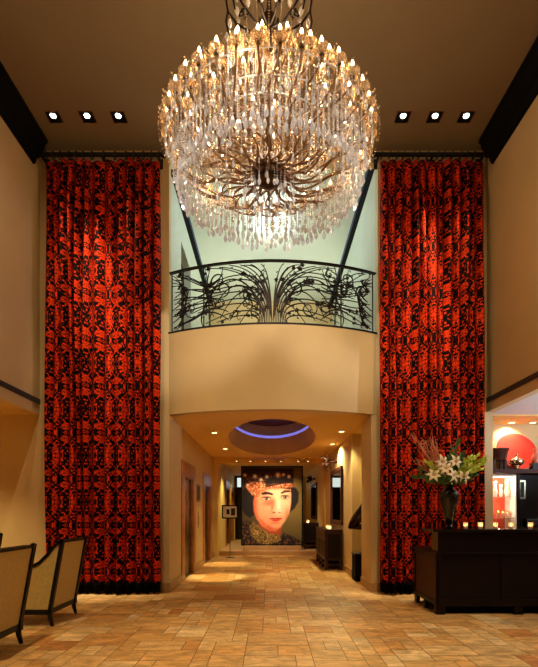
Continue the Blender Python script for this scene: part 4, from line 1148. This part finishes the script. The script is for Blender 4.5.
def coral(c, wall_x, R, lab, seed):
    rr = random.Random(seed)
    t = thing('coral_wall_sculpture', (wall_x, c[1], c[2]), lab, 'wall sculpture', 'spiky wall sculptures')
    MB().tube([(wall_x, c[1], c[2]), c], [.03, .02], 8).build('stem', M['bronze'], t, world=True)
    MB().ball(c, .05, n=10, m=6).build('core', M['bronze'], t, world=True)
    for k in range(30):
        q = rr.uniform(0, 2*PI); zz = rr.uniform(-1, 1); s_ = math.sqrt(1-zz*zz)
        d_ = Vector((s_*math.cos(q), s_*math.sin(q), zz))
        if d_.x > .3: d_.x *= -1
        L_ = R*rr.uniform(.6, 1); a = Vector(c); tip = a+d_*L_
        if tip.x > wall_x-.02: tip.x = wall_x-.02
        mb = MB().tube([a, a+d_*L_*.5+Vector((0,0,.01)), tip], [.014, .012, .004], 5)
        for j in range(2):
            e = a+d_*L_*rr.uniform(.4,.8); g_ = Vector((rr.uniform(-1,.2), rr.uniform(-1,1), rr.uniform(-1,1))).normalized()*L_*.3
            g_ += e
            if g_.x > wall_x-.02: g_.x = wall_x-.02
            mb.tube([e, g_], [.009, .003], 4)
        mb.build('spike', M['coral'], t, world=True)
M['coral'] = mat('burnished_coral', (62,38,36), .35, metal=.4, noise=.3, nscale=30)
coral((1.50, 11.4, 2.56), CR, .30, 'spiky dark coral sculpture above the nearer mirror', 1)
coral((1.44, 15.9, 2.46), 1.60, .24, 'spiky dark coral sculpture above the farther mirror', 2)
for k in range(4):
    y = 10.75+.14*k
    t = thing('tealight', (1.42, y, .925), 'small lit tealight in a row on the nearer console', 'candle', 'tealights on the nearer console')
    MB().lathe([(.001,.001),(.03,.001),(.036,.08),(.033,.08),(.028,.006),(.001,.006)], n=14).build('glass', M['cup'], t, smooth=True)
    MB().lathe([(.001,.008),(.012,.014),(.016,.035),(.006,.055),(.001,.065)], n=8).build('flame', M['flame'], t, smooth=True)
for k in range(3):
    t = thing('tealight', (1.28, 15.0+.14*k, .97), 'small lit tealight in a row on the farther console', 'candle', 'tealights on the farther console')
    MB().lathe([(.001,.001),(.03,.001),(.036,.08),(.033,.08),(.028,.006),(.001,.006)], n=14).build('glass', M['cup'], t, smooth=True)
    MB().lathe([(.001,.008),(.012,.014),(.016,.035),(.006,.055),(.001,.065)], n=8).build('flame', M['flame'], t, smooth=True)
# bronze on a pedestal in the niche
t = thing('pedestal', (1.84, 8.90, 0), 'black pedestal in the recess of the right corridor wall', 'pedestal')
MB().box(-.20, .20, -.16, .20, 0, .50).build('body', M['crown'], t, bevel=.006)
MB().box(-.21, .21, -.17, .21, .50, .53).build('top', M['frame_wood'], t)
t = thing('bronze_sculpture', (1.92, 8.95, .53), 'dark bronze sculpture leaning out from behind the right pillar', 'sculpture')
MB().box(-.09, .09, -.08, .08, 0, .03).build('base', M['frame_wood'], t)
MB().tube([(0,0,.03),(0,0,.5)], .016, 8).build('rod', M['bronze'], t)
sb = MB().tube([(-.36,0,.47),(-.31,0,.53),(-.22,0,.64),(-.12,0,.78),(-.04,0,.92),(.02,0,1.04),(.05,0,1.16)], [.05,.115,.17,.17,.14,.09,.015], 14, flat=.6)
sb.tube([(-.30,0,.50),(-.16,-.03,.50),(-.02,-.02,.50),(.10,0,.56)], [.055,.07,.07,.03], 12, flat=.8)
o = sb.build('figure', M['bronze'], t, smooth=True)

# ------------------------------------------------------------------ general lighting, mostly from added lamps out of view
gl = 'added fill downlights in the lobby ceiling'  # added fill lamps, out of frame overhead, for floor, walls and bouquet
for x, y, p, tg, an in ((-2.4, 2.6, 1000, (-1.0, 3.7, 0), 46), (2.4, 2.6, 1000, (1.0, 3.7, 0), 46), (-2.4, -.4, 500, (-3.7, 5.2, 3.6), 60), (2.4, -.4, 500, (3.5, 5.2, 3.6), 60), (2.7, 3.2, 420, (2.5, 6.1, 1.5), 20)):
    round_downlight(x, y, ZC, 'added fill downlight in the lobby ceiling, out of view', gl, .08, p, an, tg, (255,228,182))
for x, lab in ((-3.79, 'added fill spotlight on the left wall behind the viewer'), (3.60, 'added fill spotlight on the right wall behind the viewer')):
    s_ = 1 if x < 0 else -1
    t = thing('fill_spotlight', (x, -.8, 4.0), lab, 'spotlight', 'added fill spotlights behind the viewer')  # added lamps behind the camera, light the balcony front and chandelier
    MB().box(0, s_*.06, -.06, .06, -.06, .06).build('bracket', M['bronze'], t)
    MB().tube([(s_*.06,0,0),(s_*.14,.02,0)], .02, 8).build('arm', M['bronze'], t)
    MB().tube([(s_*.14,-.06,0),(s_*.14,.10,0)], .07, 14).build('head', M['bronze'], t)
    spot((x+s_*.14, -.65, 4.0), (.15*s_, 7.2, 3.5), 520, 34, (255,228,182), .9, .15)
    spot((x+s_*.14, -.65, 4.05), (0, 5.0, 4.50), 1300, 20, (255,250,240), .6, .1)
# added downlights, out of view, to brighten the seating alcove
for x, y, p, ang in ((-5.4, 6.0, 330, 120), (-5.2, 3.6, 120, 110)):
    round_downlight(x, y, ZS, 'added unseen downlight over the seating alcove', 'added alcove downlights', .055, p, ang)
for x, y, p, ang in ((4.7, 6.9, 30, 100), (4.6, 4.0, 60, 100)):  # added lamps beyond the frame, brighten the desk area
    round_downlight(x, y, 2.97, 'added unseen downlight over the reception desk', 'added reception downlights', .055, p, ang)
# landing
for y, p in ((8.6, 42), (9.5, 42)):  # added lamps behind the chandelier, give the landing its whiter light
    t = thing('landing_fill_globe', (0.02, y, ZC-.03), 'added globe lamp that brightens the landing, hidden by the chandelier', 'lamp', 'added globe lamps on the landing')
    MB().tube([(0,0,0),(0,0,-.14)], .008, 6).build('rod', M['silver'], t)
    MB().ball((0,0,-.2), .07, n=16, m=10).build('globe', emit('globe', (235,240,225), 3), t, smooth=True)
    point((0.02, y, ZC-.36), p, (222,240,250), .1)
for x in (-1.1, 1.2):  # added uplights kept out of sight, brighten the landing ceiling
    t = thing('landing_fill_uplight', (x, 11.2, 4.2), 'added unseen uplight that brightens the landing ceiling', 'floor lamp', 'added uplights on the landing')
    MB().lathe([(.001,0),(.13,0),(.13,.015),(.012,.03),(.012,1.1),(.001,1.1)], n=16).build('pole', M['brass'], t)
    MB().lathe([(.03,1.08),(.13,1.18),(.125,1.18),(.025,1.09)], n=16).build('shade', M['silver'], t)
    spot((x, 11.2, 5.5), (0, 11.2, 7.3), 95, 150, (240,244,230), .6, .1)
# far corridor
for y in (14.9, 18.3):
    round_downlight(-.95, y, 2.9, 'round downlight in the far corridor ceiling', 'far corridor downlights', .055, 160, 110)

w = bpy.data.worlds.new('world'); SC.world = w; w.use_nodes = True
w.node_tree.nodes['Background'].inputs[0].default_value = (.02, .014, .008, 1); w.node_tree.nodes['Background'].inputs[1].default_value = 1
# ------------------------------------------------------------------ camera
cd = bpy.data.cameras.new('camera'); cam = bpy.data.objects.new('camera', cd); COL.objects.link(cam)
cam.location = (0, 0, 1.32); cam.rotation_euler = (PI/2, 0, 0)
cd.sensor_fit = 'HORIZONTAL'; cd.sensor_width = 36; cd.lens = 460/538*36
cd.shift_x = 0; cd.shift_y = (512-333.5)/538
cd.clip_start = .05; cd.clip_end = 60
SC.camera = cam
vs_ = SC.view_settings; SC.display_settings.display_device = 'sRGB'
vs_.view_transform = 'Standard'; vs_.look = 'None'; vs_.exposure = 0; vs_.gamma = 1; vs_.use_curve_mapping = False
SC.cycles.max_bounces = 8; SC.cycles.transparent_max_bounces = 24; SC.cycles.diffuse_bounces = 4
SC.cycles.caustics_reflective = False; SC.cycles.caustics_refractive = False
SC.cycles.use_denoising = True
